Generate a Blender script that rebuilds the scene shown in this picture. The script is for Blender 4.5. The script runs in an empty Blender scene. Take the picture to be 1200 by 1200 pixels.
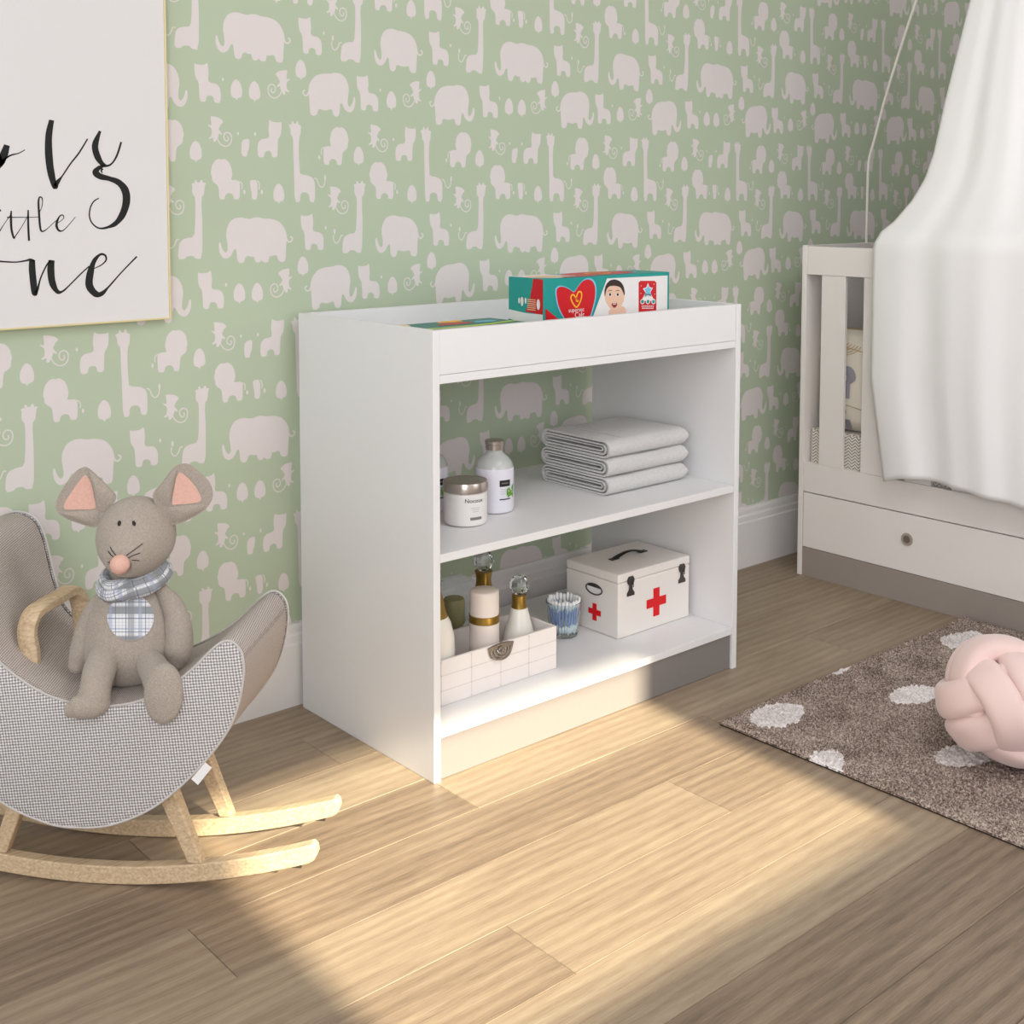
import bpy, math, random
from math import sin, cos, pi, sqrt
from mathutils import Vector, Matrix
from mathutils.bvhtree import BVHTree
random.seed(7)
scene = bpy.context.scene
COL = scene.collection

# ---------------------------------------------------------------- camera (real position in the room)
CAM = Vector((-1.4144, -2.3193, 1.1305)); YAW = .7066; PIT = .0708; F = 1451.624; CX = 581.35; CY = 334.40
RV = Vector((cos(YAW), -sin(YAW), 0))
FW = Vector((sin(YAW)*cos(PIT), cos(YAW)*cos(PIT), -sin(PIT)))
UV_ = RV.cross(FW)
cd = bpy.data.cameras.new('camera'); cam = bpy.data.objects.new('camera', cd); COL.objects.link(cam)
cam.location = CAM; cam.rotation_euler = (pi/2-PIT, 0, -YAW)
cd.sensor_width = 36; cd.lens = F/1200*36; cd.shift_x = (600-CX)/1200; cd.shift_y = -(600-CY)/1200
cd.clip_start = .02
scene.camera = cam

def ray(x, y): return FW*F + RV*(x-CX) - UV_*(y-CY)
def on(ax, v, x, y):                       # measured point of the photograph put on a real plane of the room
    d = ray(x, y); return CAM + d*((v-CAM[ax])/d[ax])
def onv(x, y, p0, n):
    d = ray(x, y); return CAM + d*(((p0-CAM).dot(n))/d.dot(n))

# ---------------------------------------------------------------- materials
def lin(c):
    return tuple((v/12.92 if v <= .04045 else ((v+.055)/1.055)**2.4) for v in [k/255 for k in c])+(1,)
def newmat(name):
    m = bpy.data.materials.new(name); m.use_nodes = True
    nt = m.node_tree; return m, nt, nt.nodes['Principled BSDF']
def N(nt, t, **kw):
    n = nt.nodes.new(t)
    for k, v in kw.items():
        if hasattr(n, k) and not k[0].isupper(): setattr(n, k, v)
        else: n.inputs[k].default_value = v
    return n
def plain(name, c, rough=.5, metal=0, noise=.0, nscale=60, bump=0, bscale=400, spec=.5, sheen=0, trans=0, ior=1.45, coat=0, ss=0):
    m, nt, b = newmat(name)
    b.inputs['Roughness'].default_value = rough; b.inputs['Metallic'].default_value = metal
    b.inputs['Specular IOR Level'].default_value = spec
    b.inputs['Transmission Weight'].default_value = trans; b.inputs['IOR'].default_value = ior
    b.inputs['Coat Weight'].default_value = coat
    if sheen: b.inputs['Sheen Weight'].default_value = sheen
    if ss:
        b.inputs['Subsurface Weight'].default_value = ss; b.inputs['Subsurface Scale'].default_value = .01
    tc = N(nt, 'ShaderNodeTexCoord')
    n1 = N(nt, 'ShaderNodeTexNoise', Scale=nscale, Detail=5.0)
    nt.links.new(tc.outputs['Object'], n1.inputs['Vector'])
    mx = N(nt, 'ShaderNodeMix', data_type='RGBA')
    cl = lin(c); mx.inputs['A'].default_value = tuple(v*(1-noise) for v in cl[:3])+(1,)
    mx.inputs['B'].default_value = tuple(min(1, v*(1+noise)) for v in cl[:3])+(1,)
    nt.links.new(n1.outputs['Fac'], mx.inputs['Factor']); nt.links.new(mx.outputs['Result'], b.inputs['Base Color'])
    if bump:
        n2 = N(nt, 'ShaderNodeTexNoise', Scale=bscale, Detail=3.0); nt.links.new(tc.outputs['Object'], n2.inputs['Vector'])
        bp = N(nt, 'ShaderNodeBump', Strength=bump, Distance=.002)
        nt.links.new(n2.outputs['Fac'], bp.inputs['Height']); nt.links.new(bp.outputs['Normal'], b.inputs['Normal'])
    return m
def math_(nt, op, a, b=None, c=None):
    n = nt.nodes.new('ShaderNodeMath'); n.operation = op
    for i, v in enumerate((a, b, c)):
        if v is None: continue
        if isinstance(v, (int, float)): n.inputs[i].default_value = v
        else: nt.links.new(v, n.inputs[i])
    return n.outputs[0]
def mixc(nt, f, a, b):
    m = nt.nodes.new('ShaderNodeMix'); m.data_type = 'RGBA'
    for s, v in (('Factor', f), ('A', a), ('B', b)):
        if isinstance(v, (int, float)): m.inputs[s].default_value = v
        elif isinstance(v, tuple): m.inputs[s].default_value = v
        else: nt.links.new(v, m.inputs[s])
    return m.outputs['Result']

def floor_mat():
    m, nt, b = newmat('oak_planks')
    tc = N(nt, 'ShaderNodeTexCoord'); geo = N(nt, 'ShaderNodeNewGeometry')
    rnd = geo.outputs['Random Per Island']
    off = N(nt, 'ShaderNodeCombineXYZ'); nt.links.new(math_(nt, 'MULTIPLY', rnd, 37.0), off.inputs['X']); nt.links.new(math_(nt, 'MULTIPLY', rnd, 11.0), off.inputs['Y'])
    va = N(nt, 'ShaderNodeVectorMath', operation='ADD'); nt.links.new(tc.outputs['Object'], va.inputs[0]); nt.links.new(off.outputs[0], va.inputs[1])
    def mp(sx, sy):
        k = N(nt, 'ShaderNodeMapping'); k.inputs['Scale'].default_value = (sx, sy, 1); nt.links.new(va.outputs[0], k.inputs['Vector']); return k.outputs[0]
    big = N(nt, 'ShaderNodeTexNoise', Scale=1.0, Detail=3.0, Distortion=1.2); nt.links.new(mp(2.6, 22), big.inputs['Vector'])
    fine = N(nt, 'ShaderNodeTexNoise', Scale=1.0, Detail=7.0, Roughness=.75); nt.links.new(mp(15, 330), fine.inputs['Vector'])
    wv = N(nt, 'ShaderNodeTexWave', Scale=1.0, Distortion=5.0, Detail=3.0); wv.bands_direction = 'Y'; wv.inputs['Detail Scale'].default_value = 1.2
    nt.links.new(mp(1.0, 12), wv.inputs['Vector'])
    g = math_(nt, 'ADD', math_(nt, 'MULTIPLY', big.outputs['Fac'], .30), math_(nt, 'MULTIPLY', fine.outputs['Fac'], .60))
    g = math_(nt, 'ADD', g, math_(nt, 'MULTIPLY', wv.outputs['Fac'], .09))
    g = math_(nt, 'ADD', g, math_(nt, 'MULTIPLY', math_(nt, 'SUBTRACT', rnd, .5), .20))
    cr = N(nt, 'ShaderNodeValToRGB'); e = cr.color_ramp.elements
    e[0].position = .20; e[0].color = lin((92, 78, 65)); e[1].position = .72; e[1].color = lin((172, 155, 131))
    k = e.new(.46); k.color = lin((141, 122, 102))
    nt.links.new(g, cr.inputs['Fac']); nt.links.new(cr.outputs[0], b.inputs['Base Color'])
    b.inputs['Roughness'].default_value = .42; b.inputs['Specular IOR Level'].default_value = .35
    bp = N(nt, 'ShaderNodeBump', Strength=.05, Distance=.0005); nt.links.new(fine.outputs['Fac'], bp.inputs['Height']); nt.links.new(bp.outputs[0], b.inputs['Normal'])
    return m
def wood_mat(name, c1, c2, axis='X'):
    m, nt, b = newmat(name)
    tc = N(nt, 'ShaderNodeTexCoord'); mp = N(nt, 'ShaderNodeMapping')
    mp.inputs['Rotation'].default_value = (0, 0, radians_(47)); mp.inputs['Scale'].default_value = (7, 240, 240)
    nt.links.new(tc.outputs['Object'], mp.inputs['Vector'])
    n = N(nt, 'ShaderNodeTexNoise', Scale=1.0, Detail=5.0, Distortion=.6); nt.links.new(mp.outputs[0], n.inputs['Vector'])
    cr = N(nt, 'ShaderNodeValToRGB'); e = cr.color_ramp.elements
    e[0].position = .3; e[0].color = lin(c1); e[1].position = .68; e[1].color = lin(c2)
    nt.links.new(n.outputs['Fac'], cr.inputs['Fac']); nt.links.new(cr.outputs[0], b.inputs['Base Color'])
    b.inputs['Roughness'].default_value = .5
    return m
def radians_(d): return d*pi/180
def weave_mat(name, dark, light, freq, amount=.5, soft=.25):
    m, nt, b = newmat(name)
    uv = N(nt, 'ShaderNodeUVMap'); mp = N(nt, 'ShaderNodeMapping')
    mp.inputs['Scale'].default_value = (freq, freq, 1); mp.inputs['Rotation'].default_value = (0, 0, radians_(38))
    nt.links.new(uv.outputs[0], mp.inputs['Vector'])
    sp = N(nt, 'ShaderNodeSeparateXYZ'); nt.links.new(mp.outputs[0], sp.inputs[0])
    s = math_(nt, 'MULTIPLY', math_(nt, 'SINE', sp.outputs[0]), math_(nt, 'SINE', sp.outputs[1]))
    ns = N(nt, 'ShaderNodeTexNoise', Scale=freq*.35, Detail=3.0); nt.links.new(uv.outputs[0], ns.inputs['Vector'])
    s = math_(nt, 'ADD', s, math_(nt, 'MULTIPLY', math_(nt, 'SUBTRACT', ns.outputs['Fac'], .5), 1.5))
    mr = N(nt, 'ShaderNodeMapRange'); mr.inputs['From Min'].default_value = -soft+amount-.5; mr.inputs['From Max'].default_value = soft+amount
    nt.links.new(s, mr.inputs['Value'])
    nt.links.new(mixc(nt, mr.outputs[0], lin(dark), lin(light)), b.inputs['Base Color'])
    b.inputs['Roughness'].default_value = .9; b.inputs['Specular IOR Level'].default_value = .15
    bp = N(nt, 'ShaderNodeBump', Strength=.5, Distance=.0015); nt.links.new(s, bp.inputs['Height']); nt.links.new(bp.outputs[0], b.inputs['Normal'])
    return m
def plaid_mat(name, scale, rot=0):
    m, nt, b = newmat(name)
    uv = N(nt, 'ShaderNodeUVMap'); mp = N(nt, 'ShaderNodeMapping'); mp.inputs['Scale'].default_value = (scale, scale, 1)
    mp.inputs['Rotation'].default_value = (0, 0, rot)
    nt.links.new(uv.outputs[0], mp.inputs['Vector']); sp = N(nt, 'ShaderNodeSeparateXYZ'); nt.links.new(mp.outputs[0], sp.inputs[0])
    def band(src, c, w):
        f = math_(nt, 'FRACT', src); d = math_(nt, 'ABSOLUTE', math_(nt, 'SUBTRACT', f, c)); return math_(nt, 'LESS_THAN', d, w)
    col = lin((226, 226, 228))
    gy = band(sp.outputs[1], .42, .13); gx = band(sp.outputs[0], .42, .11)
    blue = lin((160, 168, 196)); grey = lin((132, 134, 136)); navy = lin((96, 104, 132))
    c = mixc(nt, math_(nt, 'MULTIPLY', gy, .85), col, grey)
    c = mixc(nt, math_(nt, 'MULTIPLY', gx, .6), c, grey)
    for a, cc, w in ((0, .72, .06), (1, .8, .03)):
        c = mixc(nt, math_(nt, 'MULTIPLY', band(sp.outputs[a], cc, w), .55), c, blue)
    for a, cc, w in ((0, .25, .014), (1, .15, .016), (1, .69, .012), (0, .9, .012)):
        c = mixc(nt, math_(nt, 'MULTIPLY', band(sp.outputs[a], cc, w), .8), c, navy)
    for a in (0, 1):
        f = math_(nt, 'FRACT', math_(nt, 'MULTIPLY', sp.outputs[a], 9.0))
        c = mixc(nt, math_(nt, 'MULTIPLY', math_(nt, 'LESS_THAN', f, .3), .22), c, grey)
    nt.links.new(c, b.inputs['Base Color']); b.inputs['Roughness'].default_value = .9
    b.inputs['Specular IOR Level'].default_value = .15
    return m
def towel_mat():
    m = plain('grey_melange_towel', (212, 210, 208), rough=.95, noise=.16, nscale=170, bump=.7, bscale=900, spec=.1, sheen=.3)
    return m
def herring_mat(name):
    m, nt, b = newmat(name)
    tc = N(nt, 'ShaderNodeTexCoord'); sp = N(nt, 'ShaderNodeSeparateXYZ'); nt.links.new(tc.outputs['Object'], sp.inputs[0])
    y = math_(nt, 'ADD', sp.outputs[1], sp.outputs[0])
    zig = math_(nt, 'ABSOLUTE', math_(nt, 'SUBTRACT', math_(nt, 'FRACT', math_(nt, 'MULTIPLY', y, 45.0)), .5))
    f = math_(nt, 'FRACT', math_(nt, 'ADD', math_(nt, 'MULTIPLY', sp.outputs[2], 110.0), math_(nt, 'MULTIPLY', zig, 2.0)))
    nt.links.new(mixc(nt, math_(nt, 'LESS_THAN', f, .42), lin((236, 230, 220)), lin((150, 140, 132))), b.inputs['Base Color'])
    b.inputs['Roughness'].default_value = .9
    return m
def rug_mat(name, c1, c2, c3):
    m, nt, b = newmat(name)
    tc = N(nt, 'ShaderNodeTexCoord')
    n = N(nt, 'ShaderNodeTexNoise', Scale=260.0, Detail=2.0, Roughness=.7); nt.links.new(tc.outputs['Object'], n.inputs['Vector'])
    n2 = N(nt, 'ShaderNodeTexNoise', Scale=14.0, Detail=2.0); nt.links.new(tc.outputs['Object'], n2.inputs['Vector'])
    cr = N(nt, 'ShaderNodeValToRGB'); e = cr.color_ramp.elements
    e[0].position = .36; e[0].color = lin(c1); e[1].position = .66; e[1].color = lin(c3); k = e.new(.5); k.color = lin(c2)
    g = math_(nt, 'ADD', n.outputs['Fac'], math_(nt, 'MULTIPLY', math_(nt, 'SUBTRACT', n2.outputs['Fac'], .5), .25))
    nt.links.new(g, cr.inputs['Fac']); nt.links.new(cr.outputs[0], b.inputs['Base Color'])
    b.inputs['Roughness'].default_value = .95; b.inputs['Specular IOR Level'].default_value = .1
    return m
def cloth_translucent(name, c, amt):
    m, nt, b = newmat(name); out = nt.nodes['Material Output']
    b.inputs['Base Color'].default_value = lin(c); b.inputs['Roughness'].default_value = .9; b.inputs['Specular IOR Level'].default_value = .1
    tc = N(nt, 'ShaderNodeTexCoord'); n = N(nt, 'ShaderNodeTexNoise', Scale=600.0); nt.links.new(tc.outputs['Object'], n.inputs['Vector'])
    bp = N(nt, 'ShaderNodeBump', Strength=.1, Distance=.001); nt.links.new(n.outputs['Fac'], bp.inputs['Height']); nt.links.new(bp.outputs[0], b.inputs['Normal'])
    t = N(nt, 'ShaderNodeBsdfTranslucent'); t.inputs['Color'].default_value = lin(c)
    mx = N(nt, 'ShaderNodeMixShader'); mx.inputs[0].default_value = amt
    nt.links.new(b.outputs[0], mx.inputs[1]); nt.links.new(t.outputs[0], mx.inputs[2]); nt.links.new(mx.outputs[0], out.inputs[0])
    return m

M = dict(
    floor=floor_mat(),
    green=plain('sage_green_wallpaper', (184, 197, 171), rough=.7, noise=.035, nscale=5, spec=.25),
    print_=plain('pale_wallpaper_print', (223, 215, 213), rough=.7, noise=.02, spec=.25),
    white=plain('white_lacquer_board', (232, 231, 231), rough=.38, noise=.01, spec=.4),
    whitewall=plain('white_wall_paint', (232, 230, 226), rough=.8, noise=.01),
    base=plain('white_baseboard_paint', (234, 231, 229), rough=.45, noise=.01),
    taupe=plain('taupe_board', (131, 125, 122), rough=.55, noise=.03, bump=.05),
    cribwhite=plain('warm_white_crib_lacquer', (241, 234, 229), rough=.42, noise=.01),
    cribtaupe=plain('taupe_crib_board', (160, 149, 141), rough=.5, noise=.02),
    canvas=plain('white_canvas', (224, 221, 220), rough=.85, noise=.01, bump=.1),
    gold=plain('thin_gold_frame', (222, 206, 156), rough=.4, metal=.2),
    ink=plain('black_ink', (22, 21, 21), rough=.7),
    brass=plain('brushed_brass', (158, 128, 62), rough=.32, metal=.75, noise=.08, nscale=200),
    cream=plain('cream_glazed_bottle', (240, 236, 226), rough=.3, ss=.1, coat=.2),
    blush=plain('pale_blush_cosmetic_plastic', (236, 224, 214), rough=.4, coat=.1),
    olive=plain('olive_cap', (146, 142, 100), rough=.4),
    glass=plain('clear_glass', (245, 250, 250), rough=.02, trans=1.0, ior=1.5),
    aqua=plain('pale_aqua_glass', (240, 250, 253), rough=.03, trans=.96, ior=1.2),
    steel=plain('brushed_steel_lid', (196, 184, 176), rough=.25, metal=.9, noise=.05),
    jar=plain('white_cream_jar', (236, 232, 228), rough=.35, coat=.2),
    lotion=plain('pale_lilac_lotion', (226, 224, 232), rough=.3, ss=.1),
    darkl=plain('black_label', (34, 28, 28), rough=.5),
    leaf=plain('leaf_green_print', (104, 156, 52), rough=.5),
    greyl=plain('grey_label', (128, 124, 118), rough=.5),
    softgrey=plain('soft_grey_print', (176, 172, 170), rough=.6),
    towel=towel_mat(),
    teal=plain('teal_card', (22, 152, 144), rough=.4),
    tealdark=plain('dark_teal_card', (28, 118, 112), rough=.4),
    red=plain('red_card_print', (206, 14, 28), rough=.4),
    redcross=plain('red_cross_paint', (222, 18, 26), rough=.5),
    cardwhite=plain('white_card_print', (236, 234, 232), rough=.45),
    yellow=plain('yellow_print', (244, 186, 36), rough=.45),
    skin=plain('printed_skin_tone', (236, 196, 170), rough=.5),
    hair=plain('printed_dark_hair', (52, 36, 30), rough=.5),
    lips=plain('printed_mouth', (150, 48, 48), rough=.5),
    sky=plain('light_blue_print', (120, 196, 224), rough=.5),
    peach=plain('peach_card_print', (240, 200, 160), rough=.5),
    lime=plain('lime_print', (188, 214, 84), rough=.5),
    aid=plain('white_painted_box', (236, 230, 224), rough=.4, noise=.01),
    iron=plain('dark_pewter', (84, 80, 78), rough=.4, metal=.6),
    pewter=plain('antique_silver', (190, 184, 178), rough=.25, metal=.9, noise=.2, nscale=120),
    black=plain('black_leather', (30, 28, 28), rough=.35),
    crate=plain('whitewashed_wood', (238, 231, 227), rough=.6, noise=.03, nscale=40),
    groove=plain('pale_groove_line', (206, 198, 194), rough=.7),
    blueswab=plain('blue_swab_stick', (166, 184, 232), rough=.5),
    cotton=plain('white_cotton', (244, 244, 244), rough=.95),
    wood=wood_mat('pale_oak', (186, 158, 122), (222, 198, 164)),
    weave=weave_mat('grey_basket_weave', (146, 139, 136), (234, 231, 230), 930, .35),
    weavefine=weave_mat('grey_fine_weave', (152, 141, 133), (222, 212, 205), 1250, .35),
    piping=plain('light_grey_piping', (198, 192, 188), rough=.9, noise=.15, nscale=500),
    tag=plain('white_fabric_tag', (240, 238, 236), rough=.8),
    mouse=plain('taupe_linen_plush', (174, 162, 150), rough=.95, noise=.3, nscale=330, bump=1.0, bscale=500, spec=.1, sheen=.2),
    pink=plain('pink_linen', (222, 178, 162), rough=.95, noise=.14, nscale=200, bump=.4, spec=.1),
    plaid=plaid_mat('grey_blue_plaid', 20.0), scarf=plaid_mat('pale_plaid_scarf', 22.0, .1),
    thread=plain('dark_thread', (44, 38, 36), rough=.8),
    rug=rug_mat('brown_shag', (92, 77, 70), (150, 133, 122), (200, 184, 172)),
    rugdot=rug_mat('cream_shag', (196, 184, 180), (230, 222, 220), (246, 240, 238)),
    rugedge=plain('dark_rug_backing', (70, 56, 48), rough=.9),
    knot=plain('blush_velvet_jersey', (230, 202, 196), rough=.8, noise=.02, bump=.08, spec=.2, sheen=.4),
    knob=plain('beige_ring_pull', (168, 154, 140), rough=.5), knobin=plain('brown_ring_centre', (120, 106, 96), rough=.5),
    mattress=herring_mat('herringbone_mattress'),
    cushion=plain('cream_printed_cotton', (226, 218, 202), rough=.85, noise=.03), cushiongrey=plain('grey_elephant_print', (150, 148, 156), rough=.85),
    cushgold=plain('ochre_piping', (190, 160, 100), rough=.7),
    canopy=cloth_translucent('white_voile', (252, 250, 249), .06),
    rod=plain('white_rod', (232, 226, 216), rough=.35),
    foot=plain('dark_rubber_pad', (50, 44, 40), rough=.7),
)

# ---------------------------------------------------------------- mesh builder
class MB:
    def __init__(s): s.v = []; s.f = []; s.m = []; s.uv = {}; s.has_uv = False
    def add(s, vs, fs, mi=0, uvs=None):
        o = len(s.v); s.v += [Vector(v) for v in vs]
        for f in fs: s.f.append(tuple(i+o for i in f)); s.m.append(mi)
        if uvs is not None:
            s.has_uv = True
            for i, u in enumerate(uvs): s.uv[o+i] = u
        return s
    def box(s, x0, x1, y0, y1, z0, z1, mi=0, T=None):
        vs = [Vector((x, y, z)) for x in (x0, x1) for y in (y0, y1) for z in (z0, z1)]
        if T: vs = [T(v) for v in vs]
        return s.add(vs, [(0, 1, 3, 2), (4, 6, 7, 5), (0, 4, 5, 1), (2, 3, 7, 6), (0, 2, 6, 4), (1, 5, 7, 3)], mi)
    def poly(s, pts, mi=0, uvs=None): return s.add(pts, [tuple(range(len(pts)))], mi, uvs)
    def prism(s, pts, d, mi=0):
        n = len(pts); d = Vector(d); P = [Vector(p) for p in pts]
        vs = P+[p+d for p in P]
        return s.add(vs, [tuple(reversed(range(n))), tuple(range(n, 2*n))]+[(i, (i+1) % n, n+(i+1) % n, n+i) for i in range(n)], mi)
    def lathe(s, prof, c, ax=(0, 0, 1), n=32, mi=0, mis=None, ref=None, sx=1, sy=1):
        ax = Vector(ax).normalized(); c = Vector(c)
        r1 = Vector(ref) if ref else (Vector((1, 0, 0)) if abs(ax.x) < .9 else Vector((0, 1, 0)))
        a = (r1-ax*r1.dot(ax)).normalized(); b = ax.cross(a)
        rows = len(prof); vs = []
        for r, z in prof:
            for k in range(n):
                t = 2*pi*k/n; vs.append(c+ax*z+(a*cos(t)*sx+b*sin(t)*sy)*max(r, 1e-5))
        o = len(s.v); s.v += vs
        for i in range(rows-1):
            for k in range(n):
                s.f.append((o+i*n+k, o+i*n+(k+1) % n, o+(i+1)*n+(k+1) % n, o+(i+1)*n+k)); s.m.append(mis[i] if mis else mi)
        s.f.append(tuple(o+k for k in reversed(range(n)))); s.m.append(mis[0] if mis else mi)
        s.f.append(tuple(o+(rows-1)*n+k for k in range(n))); s.m.append(mis[-1] if mis else mi)
        return s
    def tube(s, pts, r, n=10, mi=0, closed=False, sub=0, flat=1, up=None, caps=True):
        P = [Vector(p) for p in pts]; R = list(r) if hasattr(r, '__len__') else [r]*len(P)
        if sub: P, R = smooth_path(P, R, sub, closed)
        m = len(P); vs = []; prev = Vector(up) if up else None; cum = 0; uvs = []
        for i in range(m):
            if closed: t = (P[(i+1) % m]-P[i-1])
            else: t = P[min(i+1, m-1)]-P[max(i-1, 0)]
            if t.length < 1e-9: t = Vector((0, 0, 1))
            t.normalize()
            if prev is None: prev = Vector((0, 0, 1)) if abs(t.z) < .9 else Vector((1, 0, 0))
            a = prev-t*prev.dot(t)
            if a.length < 1e-6: a = t.orthogonal()
            a.normalize(); b = t.cross(a)
            if not up: prev = a
            if i: cum += (P[i]-P[i-1]).length
            for k in range(n):
                th = 2*pi*k/n; vs.append(P[i]+(a*cos(th)*flat+b*sin(th))*R[i]); uvs.append((cum, R[i]*2*pi*k/n))
        o = len(s.v); s.v += vs; s.has_uv = True
        for i, u in enumerate(uvs): s.uv[o+i] = u
        for i in range(m if closed else m-1):
            j = (i+1) % m
            for k in range(n):
                s.f.append((o+i*n+k, o+i*n+(k+1) % n, o+j*n+(k+1) % n, o+j*n+k)); s.m.append(mi)
        if not closed and caps:
            s.f.append(tuple(o+k for k in reversed(range(n)))); s.m.append(mi)
            s.f.append(tuple(o+(m-1)*n+k for k in range(n))); s.m.append(mi)
        return s
    def grid(s, fn, nu, nv, mi=0, uvfn=None):
        vs = [fn(i/nu, j/nv) for i in range(nu+1) for j in range(nv+1)]
        fs = [(i*(nv+1)+j, (i+1)*(nv+1)+j, (i+1)*(nv+1)+j+1, i*(nv+1)+j+1) for i in range(nu) for j in range(nv)]
        return s.add(vs, fs, mi, [uvfn(i/nu, j/nv) for i in range(nu+1) for j in range(nv+1)] if uvfn else None)

def smooth_path(P, R, k, closed=False):
    m = len(P); Q = []; S = []
    rng = m if closed else m-1
    for i in range(rng):
        p0 = P[(i-1) % m] if closed or i else P[0]; p1 = P[i]; p2 = P[(i+1) % m]
        p3 = P[(i+2) % m] if closed or i+2 < m else P[-1]
        r1 = R[i]; r2 = R[(i+1) % m]
        for j in range(k):
            t = j/k
            Q.append(.5*((2*p1)+(p2-p0)*t+(2*p0-5*p1+4*p2-p3)*t*t+(3*p1-p0-3*p2+p3)*t**3)); tt = t*t*(3-2*t); S.append(r1*(1-tt)+r2*tt)
    if not closed: Q.append(P[-1]); S.append(R[-1])
    return Q, S
def chaikin(P, n=1):
    for _ in range(n):
        Q = []
        for i in range(len(P)):
            a, b = Vector(P[i]), Vector(P[(i+1) % len(P)]); Q += [a*.78+b*.22, a*.22+b*.78]
        P = Q
    return P
WL = {}
def thing(name, loc, label, cat, group=None):
    o = bpy.data.objects.new(name, None); COL.objects.link(o); o.location = loc; o.empty_display_size = .05
    WL[o] = Vector(loc); tag(o, label, cat, group); return o
def tag(o, label=None, cat=None, group=None, kind=None):
    if label: o['label'] = label
    if cat: o['category'] = cat
    if group: o['group'] = group
    if kind: o['kind'] = kind
    return o
def build(name, mb, mats, parent=None, base=None, smooth=None, bevel=0, subsurf=0, segs=2):
    if not isinstance(mats, (list, tuple)): mats = [mats]
    org = WL[parent] if parent else Vector(base if base is not None else (0, 0, 0))
    me = bpy.data.meshes.new(name); me.from_pydata([v-org for v in mb.v], [], mb.f)
    for m in mats: me.materials.append(m)
    me.polygons.foreach_set('material_index', mb.m)
    if mb.has_uv:
        ul = me.uv_layers.new(name='UVMap')
        for l in me.loops: ul.data[l.index].uv = mb.uv.get(l.vertex_index, (0, 0))
    me.update()
    import bmesh
    bm = bmesh.new(); bm.from_mesh(me)
    if smooth != 'keep': bmesh.ops.recalc_face_normals(bm, faces=bm.faces)
    bm.to_mesh(me); bm.free()
    if smooth:
        me.polygons.foreach_set('use_smooth', [True]*len(me.polygons))
        if isinstance(smooth, (int, float)) and smooth is not True: me.set_sharp_from_angle(angle=radians_(smooth))
    o = bpy.data.objects.new(name, me); COL.objects.link(o)
    if parent: o.parent = parent
    else: o.location = org
    WL[o] = org
    if bevel:
        b = o.modifiers.new('bevel', 'BEVEL'); b.width = bevel; b.segments = segs; b.limit_method = 'ANGLE'; b.angle_limit = radians_(40)
        me.polygons.foreach_set('use_smooth', [True]*len(me.polygons)); b.harden_normals = True
    if subsurf:
        b = o.modifiers.new('subd', 'SUBSURF'); b.levels = subsurf; b.render_levels = subsurf
    return o
def struct(o): o['kind'] = 'structure'; return o
def text_mesh(s, size, spacing=1.0):
    cu = bpy.data.curves.new('t', 'FONT'); cu.body = s; cu.size = size; cu.space_character = spacing; cu.resolution_u = 3
    cu.align_x = 'CENTER'; cu.align_y = 'CENTER'
    o = bpy.data.objects.new('t', cu); COL.objects.link(o)
    dg = bpy.context.evaluated_depsgraph_get(); me = bpy.data.meshes.new_from_object(o.evaluated_get(dg))
    vs = [v.co.copy() for v in me.vertices]; fs = [tuple(p.vertices) for p in me.polygons]
    bpy.data.objects.remove(o); bpy.data.curves.remove(cu); bpy.data.meshes.remove(me)
    return vs, fs
def ribbon(mb, pts, w, T, mi, k=6):
    """variable-width stroke in a plane; pts 2-D, T maps 2-D to the real surface"""
    P, R = smooth_path([Vector((p[0], p[1], 0)) for p in pts], list(w) if hasattr(w, '__len__') else [w]*len(pts), k)
    L = []; Rr = []
    for i, p in enumerate(P):
        t = P[min(i+1, len(P)-1)]-P[max(i-1, 0)]; t.normalize(); n = Vector((-t.y, t.x, 0))
        L.append(T(p+n*R[i]/2)); Rr.append(T(p-n*R[i]/2))
    m = len(P); mb.add(L+Rr, [(i, i+1, m+i+1, m+i) for i in range(m-1)], mi)

# ---------------------------------------------------------------- the room
WY = .034                                                    # wallpapered wall plane
W, H, D, T_ = .9182, .88, .4787, .0167                         # changing table

def plank_floor():
    mb = MB(); rng = random.Random(3)
    y = .022; w = .157; rows = 0; g = .0007
    seams = {1: -.09, 2: -.537, 3: 1.225, 4: .64, 5: .353, 6: -.2}
    y1 = WY+.02; yy = -.135; ys = [WY+.02]
    while yy > -3.6: ys.append(yy); yy -= w
    ys.append(-3.6)
    for r in range(len(ys)-1):
        a, b = ys[r+1], ys[r]
        x = -2.6; L = 1.22; s = seams.get(r, rng.uniform(-1, 1))
        xs = [s+k*L for k in range(-5, 6)]; xs = [-2.6]+[q for q in xs if -2.55 < q < 3.35]+[3.4]
        for i in range(len(xs)-1):
            x0, x1 = xs[i]+g*.5, xs[i+1]-g*.5; y0, yb = a+g*.5, b-g*.5; c = .0008
            mb.add([(x0, y0, -c*1.5), (x1, y0, -c*1.5), (x1, yb, -c*1.5), (x0, yb, -c*1.5),
                    (x0+c, y0+c, 0), (x1-c, y0+c, 0), (x1-c, yb-c, 0), (x0+c, yb-c, 0)],
                   [(4, 5, 6, 7), (0, 1, 5, 4), (1, 2, 6, 5), (2, 3, 7, 6), (3, 0, 4, 7)], 0)
    mb.box(-2.6, 3.4, -3.6, .054, -.04, -.002, 1)
    return struct(build('floor', mb, [M['floor'], M['rugedge']]))
plank_floor()

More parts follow.
